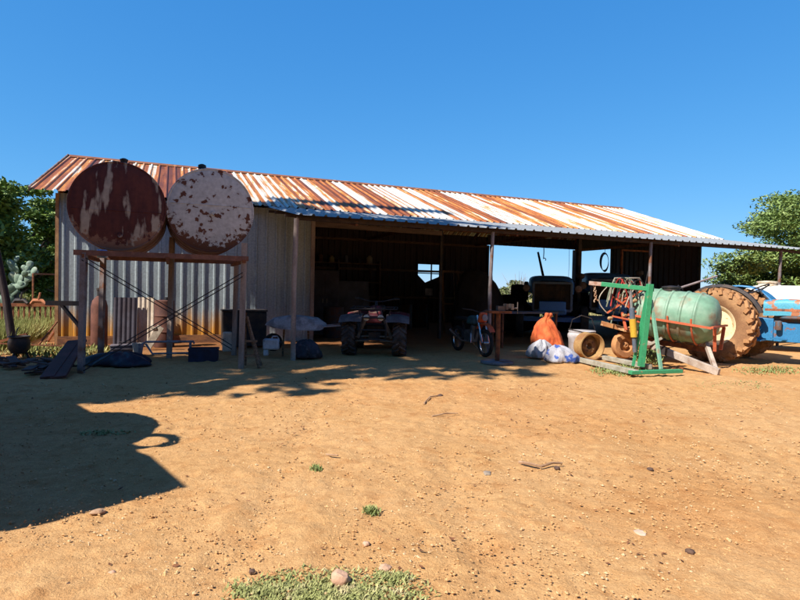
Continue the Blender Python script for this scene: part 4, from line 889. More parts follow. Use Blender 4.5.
# ---- sacks
def cloth_blob(name, label, cat, c, prof, mt, seed, wob=.12, group=None, ex=1.0, ey=1.0, parts=None, rz=0):
    """a filled sack: rings of (z, radius, dx, dy) with folds"""
    r = random.Random(seed); n = 44; ph = [r.uniform(0, 6.28) for _ in range(6)]; b = MB(); vs = []
    for z, R, dx, dy in prof:
        for j in range(n):
            a = 2*pi*j/n; k = 1+wob*(.5*sin(3*a+ph[0]+z*5)+.35*sin(7*a+ph[1]-z*9)+.3*sin(12*a+ph[2]+z*15)+.2*sin(19*a+ph[3]-z*21))
            vs.append((dx+cos(a)*R*k*ex, dy+sin(a)*R*k*ey, z+.02*sin(5*a+ph[4])*(z > .03)))
    K = len(prof); b.add(vs, [(i*n+j, i*n+(j+1) % n, (i+1)*n+(j+1) % n, (i+1)*n+j) for i in range(K-1) for j in range(n)]+[tuple((K-1)*n+j for j in range(n)), tuple(range(n))[::-1]])
    o = b.build(name, mt, None, smooth=180); o.location = c; o.rotation_euler.z = rz; tag(o, label, cat, group)
    md = o.modifiers.new('subd', 'SUBSURF'); md.levels = 1; md.render_levels = 2
    tx = bpy.data.textures.new('crumple', 'CLOUDS'); tx.noise_scale = .09 if wob > .14 else .2; tx.noise_depth = 3
    dm = o.modifiers.new('crumple', 'DISPLACE'); dm.texture = tx; dm.strength = .035 if wob > .14 else .07; dm.mid_level = .5; dm.texture_coords = 'LOCAL'
    return o
m_os = mat('orange_mesh_bag', (.72, .17, .05), (.58, .11, .035), (.42, .08, .03), scale=5, lo3=.7, rough=.75, bump=.5, bscale=60)
p = gp(549, 357)
cloth_blob('sack', 'bulging orange sack tied at the neck, standing outside the middle bay', 'sack', V((p.x, p.y+.15, 0)), [(0, .36, 0, 0), (.10, .40, .02, 0), (.22, .39, .02, 0), (.38, .36, .0, 0), (.54, .31, -.03, 0), (.68, .25, -.06, 0), (.79, .19, -.08, 0), (.85, .10, -.05, 0), (.89, .07, -.02, 0), (.95, .09, .0, 0), (1.0, .07, .01, 0)], m_os, 5, .16, ey=.75)
m_ws = mat('white_blue_woven_plastic', (.42, .42, .45), (.36, .36, .42), (.04, .09, .34), scale=5.2, lo=.3, hi=.54, lo3=.58, rough=.6, bump=.5, bscale=50)
p = gp(563, 363.5)
cloth_blob('sack', 'slumped white woven bag with blue print at the foot of the orange sack', 'sack', V((p.x, p.y+.1, 0)), [(0, .32, 0, 0), (.07, .36, 0, 0), (.17, .33, 0, 0), (.28, .24, -.04, 0), (.35, .14, -.08, 0), (.37, .05, -.1, 0)], m_ws, 11, .28, ey=.7)
p = gp(541, 359.5)
cloth_blob('sack', 'crumpled pale plastic bag left of the blue-printed one', 'sack', V((p.x, p.y+.15, 0)), [(0, .24, 0, 0), (.1, .29, 0, 0), (.22, .27, 0, 0), (.32, .2, .03, 0), (.4, .1, .05, 0), (.42, .04, .05, 0)], mat('grey_white_plastic', (.42, .42, .45), (.34, .32, .36), (.2, .12, .12), scale=4, lo3=.68, bump=.5, bscale=40), 15, .3, ey=.7)

# ---- vice stand, bench
p = gp(497, 363); t = thing('vice_stand', 'rusty steel post with a vice on top and a flat round base plate', 'vice stand', V((p.x, p.y, 0)), .2)
b = MB(); b.lathe([(0, .34), (.035, .34), (.05, .30)], (0, 0, 0), (0, 0, 1), 24); b.build('base_plate', m_pipe, t)
b = MB(); b.tube([(0, 0, .03), (.01, 0, .5), (0, 0, 1.02)], .048, 12); b.build('post', m_rust, t)
b = MB(); b.box((0, 0, 1.05), (.5, .24, .05)); b.build('top_plate', m_rust, t)
b = MB(); b.box((.05, 0, 1.12), (.16, .12, .1)); b.box((.16, 0, 1.16), (.05, .16, .12)); b.box((.28, 0, 1.16), (.05, .16, .12)); b.tube([(.1, 0, 1.13), (.42, 0, 1.13)], .018, 8); b.tube([(.42, 0, 1.02), (.42, 0, 1.26)], .01, 6); b.build('vice', mat('worn_vice_iron', (.14, .11, .10), (.2, .16, .14), metal=.4, rough=.5), t)
a_ = onS(496, 323, -2.6); c_ = onS(552, 323, -2.6); zz = .92
t = thing('workbench', 'long bench with a dull blue steel top behind the vice stand', 'bench', V(((a_.x+c_.x)/2, (a_.y+c_.y)/2, 0)), math.atan2(c_.y-a_.y, c_.x-a_.x)); hl = (c_-a_).length/2
b = MB(); b.box((0, 0, zz), (2*hl, .55, .05)); b.build('top', mat('dull_blue_steel', (.06, .09, .16), (.10, .09, .09), scale=4), t)
for sx in (-hl+.05, hl-.05):
    for sy in (-.23, .23): b = MB(); b.bar((sx, sy, 0), (sx, sy, zz-.03), .05, .05); b.build('leg', m_rust, t)

# ---- dark things inside the shed
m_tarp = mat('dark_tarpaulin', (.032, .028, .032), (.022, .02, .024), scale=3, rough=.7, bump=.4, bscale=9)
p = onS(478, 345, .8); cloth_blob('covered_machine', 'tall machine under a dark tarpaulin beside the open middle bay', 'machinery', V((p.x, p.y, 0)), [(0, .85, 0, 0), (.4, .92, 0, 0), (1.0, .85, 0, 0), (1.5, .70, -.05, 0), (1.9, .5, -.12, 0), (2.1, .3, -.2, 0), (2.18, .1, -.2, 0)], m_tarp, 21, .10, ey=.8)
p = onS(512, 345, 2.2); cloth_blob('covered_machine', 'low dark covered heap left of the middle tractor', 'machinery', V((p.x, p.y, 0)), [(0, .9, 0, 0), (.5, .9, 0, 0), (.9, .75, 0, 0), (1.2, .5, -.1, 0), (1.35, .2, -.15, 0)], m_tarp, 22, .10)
p = onS(452, 340, 1.6); t = thing('door_frame', 'loose brown wooden frame leaning against the covered machine', 'frame', V((p.x, p.y, 0)), SA)
b = MB(); zt = 2.1
for a_, c_ in (((-.3, .0, 0), (-.3, .25, zt)), ((.3, 0, 0), (.3, .25, zt)), ((-.3, .25, zt), (.3, .25, zt)), ((-.3, .12, 1.0), (.3, .12, 1.0))): b.bar(a_, c_, .07, .05)
b.build('stiles', mat('varnished_wood', (.26, .15, .08), (.18, .1, .05), stretch=(4, 4, 1)), t); b = MB(); b.bar((.12, .1, 1.0), (.12, .22, 2.05), .02, .03); b.build('glazing_bar', m_greywood, t)
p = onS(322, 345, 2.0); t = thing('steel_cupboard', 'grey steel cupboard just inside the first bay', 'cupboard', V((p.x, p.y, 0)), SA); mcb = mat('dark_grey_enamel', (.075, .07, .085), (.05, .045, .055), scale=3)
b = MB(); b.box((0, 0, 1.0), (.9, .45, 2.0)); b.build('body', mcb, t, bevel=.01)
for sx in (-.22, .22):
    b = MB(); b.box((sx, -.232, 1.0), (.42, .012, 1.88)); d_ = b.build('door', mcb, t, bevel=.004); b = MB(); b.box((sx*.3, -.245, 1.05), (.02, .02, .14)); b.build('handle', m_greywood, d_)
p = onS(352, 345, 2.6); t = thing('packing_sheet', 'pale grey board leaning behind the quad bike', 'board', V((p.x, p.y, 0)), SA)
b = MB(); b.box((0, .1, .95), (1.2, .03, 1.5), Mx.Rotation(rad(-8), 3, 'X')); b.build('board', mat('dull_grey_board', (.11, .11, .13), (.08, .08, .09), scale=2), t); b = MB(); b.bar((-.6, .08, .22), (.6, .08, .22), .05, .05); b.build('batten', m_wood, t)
# shelf along the back wall with cans
q0 = S(8.6, 6.55, 0); t = thing('wall_shelf', 'dark timber shelf rack against the back wall of the first bay', 'shelf', q0, SA)
for z_ in (.9, 1.7, 2.45): b = MB(); b.box((0, 0, z_), (3.6, .4, .04)); b.build('shelf_board', m_wood, t)
for x_ in (-1.75, 0, 1.75): b = MB(); b.bar((x_, 0, 0), (x_, 0, 2.6), .05, .38); b.build('upright', m_wood, t)
labs = ['pale round tin', 'squat brown tin', 'tall yellowish bottle', 'grey oil can', 'small dark tin', 'cream tin']
for i, x_ in enumerate((-1.3, -.7, -.25, .35, .9, 1.35)):
    pp = q0+SU*x_; b = MB(); r_ = .08+.02*(i % 3); h_ = .22+.06*(i % 2); b.lathe([(0, r_), (h_*.85, r_), (h_, r_*.6), (h_+.04, r_*.4)], (0, 0, 0), (0, 0, 1), 16)
    o = b.build('tin', mat('tin_%d_paint' % i if False else ['pale_tin', 'brown_tin', 'yellow_bottle', 'grey_can', 'dark_tin', 'cream_tin'][i], [(.4, .38, .3), (.2, .1, .06), (.4, .32, .12), (.2, .2, .22), (.06, .06, .07), (.45, .4, .3)][i]), None); o.location = (pp.x, pp.y, 2.47); tag(o, labs[i]+' on the top shelf of the dark first bay', 'tin', 'tins on the back shelf')
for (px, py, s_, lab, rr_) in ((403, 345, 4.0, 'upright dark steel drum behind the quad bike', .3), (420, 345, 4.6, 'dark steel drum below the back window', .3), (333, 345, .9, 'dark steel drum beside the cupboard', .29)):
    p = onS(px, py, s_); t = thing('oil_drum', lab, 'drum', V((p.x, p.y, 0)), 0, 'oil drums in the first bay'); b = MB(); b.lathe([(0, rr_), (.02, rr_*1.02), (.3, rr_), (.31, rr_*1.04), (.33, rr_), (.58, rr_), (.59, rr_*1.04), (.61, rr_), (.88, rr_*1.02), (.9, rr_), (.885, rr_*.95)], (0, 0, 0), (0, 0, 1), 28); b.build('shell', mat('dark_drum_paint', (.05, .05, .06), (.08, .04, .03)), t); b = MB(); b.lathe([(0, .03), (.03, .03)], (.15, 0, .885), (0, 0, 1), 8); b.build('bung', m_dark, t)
p = onS(429, 292, 3.4); t = thing('notice_card', 'small pale card fixed to a dark stand below the back window', 'card', V((p.x, p.y, 0)), SA)
b = MB(); b.box((0, 0, p.z), (.30, .01, .26)); b.build('card', mat('faded_card', (.42, .38, .40), (.3, .28, .3)), t); b = MB(); b.bar((0, .03, 0), (0, .03, p.z+.15), .04, .04); b.build('stand', m_dark, t)
# hanging things in the open bays
t_, z_ = sloc(605, 263, 4.6); pp = at(605, 263, 24.0); o = MB()
for i in range(5): o.torus((0.01*i, .02*i, -.01*i), (.3+.1*i, 1, .1), .30+.02*i, .012, 26, 5) if False else o.tube([(.16*cos(a)*(1+.06*i), .03*i, .40*sin(a)+.02*i) for a in [2*pi*k/24 for k in range(24)]], .012, 5, closed=True)
o.tube([(0, .05, .42), (0, .05, .95)], .01, 5)
ob = o.build('hose_coil', mat('blue_grey_hose', (.10, .16, .24), bump=0), None); tag(ob, 'thin coil of hose hanging in the open gable beside the dark wall', 'hose')
dd = onS(605, 263, 3.0); ddd = ray(605, 263); k_ = (20.55-(-SO).dot(SU)-0)/ddd.dot(SU); ob.location = V((0, 0, EYE))+ddd*k_
for px, y0, y1, w_, nm, lab in ((543, 249, 259, .02, 'hook', 'short dark hook dangling from the rear roof edge'), (568, 250, 279, .008, 'rope', 'thin rope hanging in the open middle bay'), (572, 250, 282, .008, 'rope', 'second thin rope, nearer the thick shed pillar')):
    a_ = onS(px, y0-4, 6.6); c_ = onS(px+.5, y1, 6.6); b = MB(); L_ = a_.z-c_.z; b.tube([(0, 0, L_), (.01, 0, L_*.5), (0, 0, 0)], w_, 6)
    if nm == 'hook': b.torus((.05, 0, -.02), (0, 1, 0), .06, .02, 10, 6, -1, 2.6)
    o = b.build(nm, m_dark if nm == 'hook' else hose_m[3], None); o.location = c_; tag(o, lab, nm)
a_ = onS(538, 252, 5.2); c_ = onS(544, 280, 5.0); b = MB(); b.tube([a_-c_, (0, 0, 0), (.05, 0, -1.2)], .05, 8); 
t = thing('leaning_pipe', 'dark pipe slanting up from behind the middle tractor', 'pipe', V((c_.x, c_.y, 0))); b = MB(); b.tube([V((.1, 0, 0)), V((0, 0, c_.z)), a_-V((c_.x, c_.y, 0))], [.06, .06, .045], 8); b.build('tube', m_dark, t); b = MB(); b.lathe([(0, .07), (.1, .07)], V((0, 0, c_.z)), (a_-c_), 10); b.build('collar', m_dark, t)
# frame in front of the right gable wall
a_ = onS(622, 250, -.9); c_ = onS(651, 253, -.9); t = thing('pipe_frame', 'thin rusty door-shaped frame before the dark right gable wall', 'frame', V((a_.x, a_.y, 0)), SA)
wd_ = (c_-a_).dot(SU)
for x_ in (0, wd_): b = MB(); b.bar((x_, 0, 0), (x_, 0, a_.z), .055, .055); b.build('upright', m_rust, t)
b = MB(); b.bar((0, 0, a_.z), (wd_, 0, a_.z), .05, .05); b.build('header', m_rust, t)

# ------------------------------------------------------------------ clutter round the tank stand
def lean_sheet(name, label, cat, t0, t1, s0, z1, m_, par=None, pitch=.1):
    o = MB(); W_ = t1-t0; d = V((0, .22, z1)); L_ = d.length; d.normalize(); o.sheet((0, 0, 0), (1, 0, 0), d, V((1, 0, 0)).cross(d)*-1 if False else V((0, -d.z, d.y)), W_, L_, pitch=pitch, depth=.018, rib=.03, flank=.02, nl=3)
    ob = o.build(name, m_, None, smooth=60); ob.location = S(t0, s0, 0.01); ob.rotation_euler.z = SA; return tag(ob, label, cat)
t0, z1 = sloc(113, 298, -.6); t1, _ = sloc(137, 298, -.6)
lean_sheet('iron_sheet', 'dark corrugated sheet with a scalloped top edge leaning on the wall', 'iron sheet', t0, t1, -.55, z1, mat('dark_old_iron', (.06, .055, .075), (.045, .035, .045), scale=3))
t0, z1 = sloc(137.5, 298, -.45); t1, _ = sloc(154, 298, -.45)
lean_sheet('iron_sheet', 'cream corrugated sheet leaning between the dark sheet and the rusty drum', 'iron sheet', t0, t1, -.42, z1, mat('cream_painted_iron', (.62, .52, .42), (.5, .4, .3), scale=3))
p = S(*[sloc(164, 340, -.9)[0], -.9]); t = thing('oil_drum', 'tall rusty brown cylinder standing under the stand, behind the rod crossing', 'drum', V((p.x, p.y, 0)))
b = MB(); b.lathe([(0, .22), (.02, .23), (.35, .22), (.36, .235), (.38, .22), (.72, .22), (.73, .235), (.75, .22), (1.08, .22), (1.1, .2)], (0, 0, 0), (0, 0, 1), 26); b.build('shell', mat('brown_rust_drum', (.12, .05, .035), (.08, .035, .03), scale=4), t); b = MB(); b.lathe([(0, .05), (.08, .05)], (.05, 0, 1.09), (0, 0, 1), 10); b.build('neck', m_dark, t)
p = S(sloc(99, 345, -1.0)[0], -1.0); t = thing('gas_cylinder', 'rust-brown gas cylinder with a narrow neck behind the left stand posts', 'gas cylinder', p)
b = MB(); b.lathe([(0, .15), (.03, .17), (.95, .17), (1.08, .14), (1.16, .07), (1.18, .05)], (0, 0, 0), (0, 0, 1), 24); b.build('body', mat('brown_cylinder_paint', (.17, .07, .05), (.11, .045, .035), scale=4), t); b = MB(); b.lathe([(0, .05), (.14, .05), (.15, .065), (.2, .065)], (0, 0, 1.16), (0, 0, 1), 12); b.build('valve_guard', m_dark, t)
# planks leaning at the corner
for k, (x0, y0, x1, y1, ww, lab) in enumerate(((47, 379, 74, 341, .20, 'wide dark red plank leaning at the shed corner, the left of the pair'), (58, 379, 80, 341, .22, 'wide dark red plank leaning at the shed corner, nearer the stand post'))):
    a_ = gp(x0, y0); c_ = at(x1, y1, a_.y+1.4); b = MB(); b.bar(V((0, 0, .02)), c_-a_, ww, .04, (.2, -.9, .4)); o = b.build('plank', mat('red_brown_plank', (.13, .05, .045), (.09, .04, .035), scale=4), None, bevel=.004); o.location = a_; tag(o, lab, 'plank', 'planks leaning at the corner')
for k, (x0, y0, x1, y1, lab) in enumerate(((33, 352, 57, 322, 'thin rod leaning against the shed corner'), (47, 342, 59, 324, 'short rusty bar leaning against the corner post'))):
    a_ = gp(x0, y0); c_ = at(x1, y1, a_.y+.9); b = MB(); b.tube([V((0, 0, 0)), c_-a_], .02 if k == 0 else .04, 7); o = b.build('rod', m_rust, None); o.location = a_; tag(o, lab, 'rod', 'rods at the shed corner')
# leaning pole + pot + rails at far left
a_ = gp(14, 352); c_ = at(-4, 250, a_.y+.1); b = MB(); b.tube([V((0, 0, -.05)), (c_-a_)*.5+V((.03, 0, 0)), (c_-a_)*1.3], [.085, .075, .06], 9); o = b.build('pole', mat('dark_creosoted_pole', (.05, .035, .035), (.03, .022, .025), stretch=(1, 1, .3)), None); o.location = a_; tag(o, 'dark slanting pole at the far left edge of the yard', 'pole')
p = gp(19, 359); t = thing('iron_pot', 'black three-legged iron pot beside the slanting pole', 'pot', V((p.x, p.y, 0)))
b = MB(); b.lathe([(.10, .05), (.12, .13), (.2, .18), (.32, .185), (.40, .16), (.43, .185), (.44, .17), (.36, .14)], (0, 0, 0), (0, 0, 1), 24, caps=False); b.build('bowl', m_dark, t)
b = MB()
for i in range(3): a = i*2.09+.4; b.tube([(cos(a)*.11, sin(a)*.11, .14), (cos(a)*.16, sin(a)*.16, 0)], .022, 7)
b.build('feet', m_dark, t); b = MB(); b.torus((0, 0, .44), (1, .3, 0), .16, .01, 16, 5, 0, pi); b.build('bail_handle', m_dark, t)
for k, (x0, y0, x1, y1, lab) in enumerate(((-12, 352, 27, 334, 'rusty rail resting on the iron pot'), (-10, 350, 62, 346, 'thin straight bar low across the grass at the left'))):
    a_ = gp(x0, y0+4); a_.z = .22; c_ = at(x1, y1, a_.y+.1); b = MB(); b.bar(V((0, 0, 0)), c_-a_, .05 if k == 0 else .025, .05 if k == 0 else .025); o = b.build('rail', m_rust, None); o.location = a_; tag(o, lab, 'rail', 'rails by the iron pot')
# scrap pile left
b_l = [('dark flat scrap plate in the shade at the far left', 10, 366, .5), ('rusty bent scrap bar lying below the iron pot', 34, 369, .4), ('dark rubber scrap beside the leaning planks', 43, 374, .35)]
for lab, px, py, sz in b_l:
    p = gp(px, py); b = MB(); r = random.Random(px)
    for i in range(7): a = r.uniform(0, pi); q_ = V((r.uniform(-sz, sz), r.uniform(-.2, .2), .04+.03*i*.5)); b.bar(q_-V((cos(a)*.3, sin(a)*.2, 0)), q_+V((cos(a)*.3, sin(a)*.2, r.uniform(0, .08))), r.uniform(.03, .14), .025)
    o = b.build('scrap', mat('dark_scrap', (.05, .04, .045), (.09, .05, .04)), None); o.location = p; tag(o, lab, 'scrap', 'scrap heap at the far left')
# tarp
p = gp(112, 368); cloth_blob('tarpaulin', 'crumpled dark blue-black tarpaulin on the ground between the stand posts', 'tarpaulin', V((p.x, p.y+.25, 0)), [(0, .58, 0, 0), (.06, .62, 0, 0), (.15, .5, 0, 0), (.22, .33, .03, 0), (.25, .1, .05, 0)], mat('blue_black_tarp', (.016, .018, .035), (.028, .028, .045), scale=5, rough=.5, bump=.4, bscale=12), 33, .2, ey=.55)
p = gp(137.5, 357); t = thing('bucket', 'small off-white plastic bucket beside the tarpaulin', 'bucket', V((p.x, p.y, 0)))
b = MB(); b.lathe([(.03, .075), (.26, .10), (.265, .108), (.28, .108), (.28, .098), (.05, .07)], (0, 0, 0), (0, 0, 1), 24, caps=False); b.lathe([(.03, .01), (.03, .075)], (0, 0, 0), (0, 0, 1), 24, caps=False); b.build('pail', mat('off_white_plastic', (.60, .54, .48), (.5, .44, .38), rough=.5), t); b = MB(); b.torus((0, 0, .27), (.3, 1, .4), .105, .004, 20, 5, 0, pi); b.build('handle', m_dark, t)
p = gp(122, 357); b = MB(); b.box((0, 0, .11), (.5, .3, .20)); b.box((0, -.155, .16), (.42, .02, .04)); b.box((0, 0, .225), (.52, .32, .03)); t = thing('toolbox', 'low grey box behind the tarpaulin', 'box', V((p.x, p.y+.1, 0)), SA); b.build('body', mat('dull_grey_box', (.16, .14, .16), (.12, .1, .11)), t, bevel=.01)
b = MB(); b.tube([(-.1, 0, .24), (-.1, 0, .29), (.1, 0, .29), (.1, 0, .24)], .01, 6); b.build('handle', m_dark, t)
# metal bed-frame / chair remains
p = gp(163, 360); t = thing('steel_bed_frame', 'grey tubular frame lying on its side under the stand', 'frame', V((p.x, p.y, 0)), .1)
mf = mat('grey_tube_paint', (.26, .27, .34), (.18, .17, .2), rough=.5)
b = MB()
b.tube([(-.42, 0, .05), (-.42, .1, .30), (-.36, .1, .34), (.55, .1, .36), (.55, .12, .32)], .022, 7); b.tube([(-.36, .1, .30), (-.2, 0, .12), (.5, .02, .14)], .022, 7); b.build('tube_loop', mf, t)
b = MB(); b.bar((-.43, 0, 0), (-.43, 0, .32), .05, .05); b.build('leg', mf, t); b = MB(); b.bar((.5, .05, 0), (.5, .05, .34), .04, .04); b.build('leg', mf, t)
p = gp(148, 352); b = MB(); b.box((0, 0, .30), (.16, .03, .55), Mx.Rotation(rad(32), 3, 'Y')); b.box((0, -.03, .5), (.12, .03, .05)); o = b.build('board_offcut', m_greywood, None, bevel=.004); o.location = (p.x, p.y+.3, .0); tag(o, 'tilted grey board offcut behind the bucket', 'board')
p = gp(201, 362); t = thing('crate', 'dark blue plastic crate under the right of the stand', 'crate', V((p.x, p.y+.15, 0)), .25)
mc = mat('navy_plastic', (.022, .03, .075), (.018, .022, .05), rough=.5)
b = MB(); w_, d_, h_ = .52, .34, .24
b.box((0, 0, .015), (w_-.06, d_-.06, .03))
for s_ in (-1, 1): b.bar((-w_/2, s_*d_/2, h_/2), (w_/2, s_*d_/2, h_/2), .015, h_); b.bar((s_*w_/2, -d_/2+.01, h_/2), (s_*w_/2, d_/2-.01, h_/2), .015, h_)
b.build('body', mc, t); b = MB()
for s_ in (-1, 1): b.bar((-w_/2-.015, s_*(d_/2+.01), h_), (w_/2+.015, s_*(d_/2+.01), h_), .02, .03); b.bar((s_*(w_/2+.01), -d_/2+.02, h_), (s_*(w_/2+.01), d_/2-.02, h_), .02, .03)
b.build('rim', mc, t)
# canister with holes near the right post
p = gp(224, 356); t = thing('jerrycan', 'battered cream canister with dark blotches beside the right stand post', 'canister', V((p.x, p.y+.3, 0)), .35)
b = MB(); b.box((0, 0, .27), (.26, .18, .42), taper=.92); b.build('body', mat('blotched_cream', (.62, .52, .42), (.5, .4, .32), (.05, .03, .03), scale=6, lo3=.66), t, bevel=.03); b = MB(); b.lathe([(0, .03), (.06, .03)], (.07, 0, .47), (0, 0, 1), 10); b.build('spout', m_dark, t)
p = gp(267, 361); t = thing('jerrycan', 'white plastic jerrycan lying in the shade left of the canopy post', 'canister', V((p.x, p.y+.35, 0)), .1)
b = MB(); b.box((0, 0, .30), (.32, .18, .22)); b.box((-.1, 0, .13), (.10, .16, .14)); b.build('body', mat('shaded_white_plastic', (.55, .55, .58), (.42, .42, .45), (.05, .05, .06), scale=5, lo3=.7), t, bevel=.03); b = MB(); b.tube([(.0, 0, .40), (.03, 0, .46), (.12, 0, .46), (.15, 0, .40)], .014, 7); b.build('handle', mat('shaded_white_plastic', (.5,)*3), t)  # jerrycan body in cool white with dark blotches
b = MB(); b.lathe([(0, .032), (.05, .032)], (.16, 0, .33), (1, 0, 0), 10); b.build('cap', m_dark, t)
# dark cabinet + a-frame
p = S(sloc(243, 345, -1.2)[0], -1.3); t = thing('steel_chest', 'black steel chest between the right stand post and the wall', 'chest', p, SA)
b = MB(); b.box((0, 0, .45), (1.0, .5, .82)); b.build('body', m_dark, t, bevel=.012); b = MB(); b.box((0, 0, .885), (1.04, .54, .04)); b.build('lid', m_dark, t, bevel=.008); b = MB(); b.box((0, -.265, .78), (.08, .02, .12)); b.build('hasp', m_rust, t)
p = gp(249, 368); t = thing('trestle', 'narrow timber trestle leaning open beside the right stand post', 'trestle', V((p.x, p.y, 0)), .1)
for x0, y0, x1 in ((-.16, 0, -.12), (.18, 0, -.08), (-.12, .35, -.11), (.16, .35, -.09)): b = MB(); b.bar((x0, y0, 0), (x1, .17, .92), .035, .05); b.build('leg', m_wood, t)
for z_ in (.22, .48): b = MB(); b.bar((-.14, .05, z_), (.13, .05, z_), .03, .04); b.build('rung', m_wood, t)
# wheelbarrow-like basin on a stand
p = gp(289, 360); t = thing('wheelbarrow', 'upturned pale grey wheelbarrow tray propped behind the canopy post', 'wheelbarrow', V((p.x, p.y+.6, 0)), .15)
b = MB(); vs = []; n_ = 20
for k, (z_, sx, sy) in enumerate(((.62, .60, .30), (.66, .58, .29), (.78, .42, .22), (.86, .22, .14), (.88, .05, .04))):
    for j in range(n_): a = 2*pi*j/n_; vs.append((math.copysign(abs(cos(a))**.6, cos(a))*sx+(.10 if cos(a) > 0 else 0)*sx+.03*sin(5*a), math.copysign(abs(sin(a))**.6, sin(a))*sy, z_+.05*sin(2*a+1)*(k < 3)))
b.add(vs, [(i*n_+j, i*n_+(j+1) % n_, (i+1)*n_+(j+1) % n_, (i+1)*n_+j) for i in range(4) for j in range(n_)]+[tuple(4*n_+j for j in range(n_))]); b.build('tray', mat('pale_grey_tray', (.34, .31, .31), (.2, .17, .17), scale=6), t)
for sx in (-.25, .3):
    b = MB(); b.bar((sx, 0, 0), (sx*.9, 0, .66), .04, .05); b.build('leg', m_wood, t)
for sy in (-.16, .16): b = MB(); b.tube([(-.4, sy, .64), (.3, sy, .62), (.95, sy*1.4, .68)], .016, 7); b.build('handle', m_pipe, t)
b = MB(); b.torus((-.45, 0, .30), (0, 1, .1), .16, .035, 24, 7); wl = b.build('wheel', m_black, t)
b = MB(); b.lathe([(-.02, .13), (0, .12), (.02, .13)], (-.45, 0, .30), (0, 1, .1), 20); b.build('rim', m_rust, wl)
p = gp(304, 361); cloth_blob('rag_heap', 'dark heap of rags and rubber at the wall end by the first bay', 'heap', V((p.x, p.y+.35, 0)), [(0, .30, 0, 0), (.12, .31, 0, 0), (.26, .25, 0, 0), (.36, .15, 0, 0), (.40, .05, 0, 0)], mat('dark_rags', (.05, .045, .06), (.03, .028, .035), (.12, .1, .11), scale=6, lo3=.7, bump=.5, bscale=14), 41, .25)
# metal table and rail in the field
a_ = at(33, 290, 20); c_ = at(62, 290, 20.6); zt = at(45, 274, 20).z
t = thing('steel_table_frame', 'bare rusty table frame standing in the tall grass left of the shed', 'frame', V((a_.x, a_.y, 0)), 0)
d_ = c_-a_; d_.z = 0
for q_ in (V((0, 0, 0)), d_, V((.3, 1.3, 0)), d_+V((.3, 1.3, 0))): b = MB(); b.bar(q_, q_+V((0, 0, zt)), .05, .05); b.build('leg', m_rust, t)
b = MB(); e = [V((0, 0, zt)), d_+V((0, 0, zt)), d_+V((.3, 1.3, zt)), V((.3, 1.3, zt))]
for i in range(4): b.bar(e[i], e[(i+1) % 4], .06, .05)
b.bar(e[0].lerp(e[3], .5), e[1].lerp(e[2], .5), .04, .04); b.build('top_frame', mat('pinkish_rust', (.30, .15, .11), (.22, .10, .07)), t)
a_ = at(-15, 300, 15.5); c_ = at(56, 300, 16.3); zt = at(20, 305, 15.8).z
t = thing('feed_rack', 'low orange-rusted rack with upright bars in the grass behind the pole', 'rack', V((a_.x, a_.y, 0)))
d_ = c_-a_; d_.z = 0; mor = mat('orange_rust_rail', (.45, .17, .08), (.3, .11, .06), scale=4)
b = MB(); b.bar(V((0, 0, zt)), d_+V((0, 0, zt)), .07, .09); b.build('top_rail', mor, t); b = MB(); b.bar(V((0, 0, .18)), d_+V((0, 0, .18)), .05, .05); b.build('bottom_rail', mor, t)
for i in range(14): b = MB(); b.bar(d_*(i/13), d_*(i/13)+V((0, 0, zt)), .04, .03); b.build('upright', m_rust, t)
for lab, px, py, mm in (('dark curved saddle-like scrap on the orange rack', 20, 301, m_dark), ('orange rusted gear lump on the rack near the shed', 38, 301, mor)):
    p = at(px, py, 15.9); b = MB(); b.tube([(-.2, 0, -.02), (-.12, 0, .06), (.08, .05, .07), (.22, 0, -.02)], [.04, .07, .06, .03], 8); b.tube([(0, 0, .05), (.06, 0, .3)], .025, 6); o = b.build('scrap', mm, None); o.location = (p.x, p.y, zt+.06); tag(o, lab, 'scrap', 'scrap on the orange rack')
# prickly pear
m_cac = mat('pale_cactus', (.22, .30, .23), (.17, .24, .18), (.32, .36, .28), scale=5, lo3=.65, rough=.6)
p = at(-3, 290, 21); t = thing('prickly_pear', 'pale green prickly pear cactus with round pads at the left edge', 'cactus', V((p.x, p.y, 0)))
r = random.Random(5); pads = []
def pad(p, d, L_, lvl):
    d = d.normalized(); nrm = V((r.uniform(-.6, .6), -1, r.uniform(-.3, .3))); nrm = (nrm-d*nrm.dot(d)).normalized(); sd_ = d.cross(nrm); b = MB(); n_ = 16; w_ = L_*.36; c_ = p+d*L_*.5
    prof = [(-.035, .35), (-.03, .75), (0, 1), (.03, .75), (.035, .35)]; vs = []
    for h, k in prof:
        for j in range(n_): a = 2*pi*j/n_; vs.append(c_+d*cos(a)*L_*.5*k+sd_*sin(a)*w_*k*(1+.15*cos(a))+nrm*h)
    b.add(vs, [(i*n_+j, i*n_+(j+1) % n_, (i+1)*n_+(j+1) % n_, (i+1)*n_+j) for i in range(4) for j in range(n_)]+[tuple(range(n_))[::-1], tuple(4*n_+j for j in range(n_))]); b.build('pad', m_cac, t, smooth=60)
    if lvl < 5:
        for _ in range(2 if lvl else 3):
            if lvl >= 2 and r.random() < .42: continue
            a = r.uniform(-.9, .9); nd = (d*cos(a)+sd_*sin(a)+V((0, r.uniform(-.2, .2), .35))).normalized(); pad(p+d*L_*.93+sd_*sin(a)*w_*.5, nd, L_*r.uniform(.78, .95), lvl+1)
pad(V((.1, 0, -.05)), V((.1, 0, 1)), .60, 0); pad(V((-.5, .1, -.05)), V((-.3, 0, 1)), .62, 1)

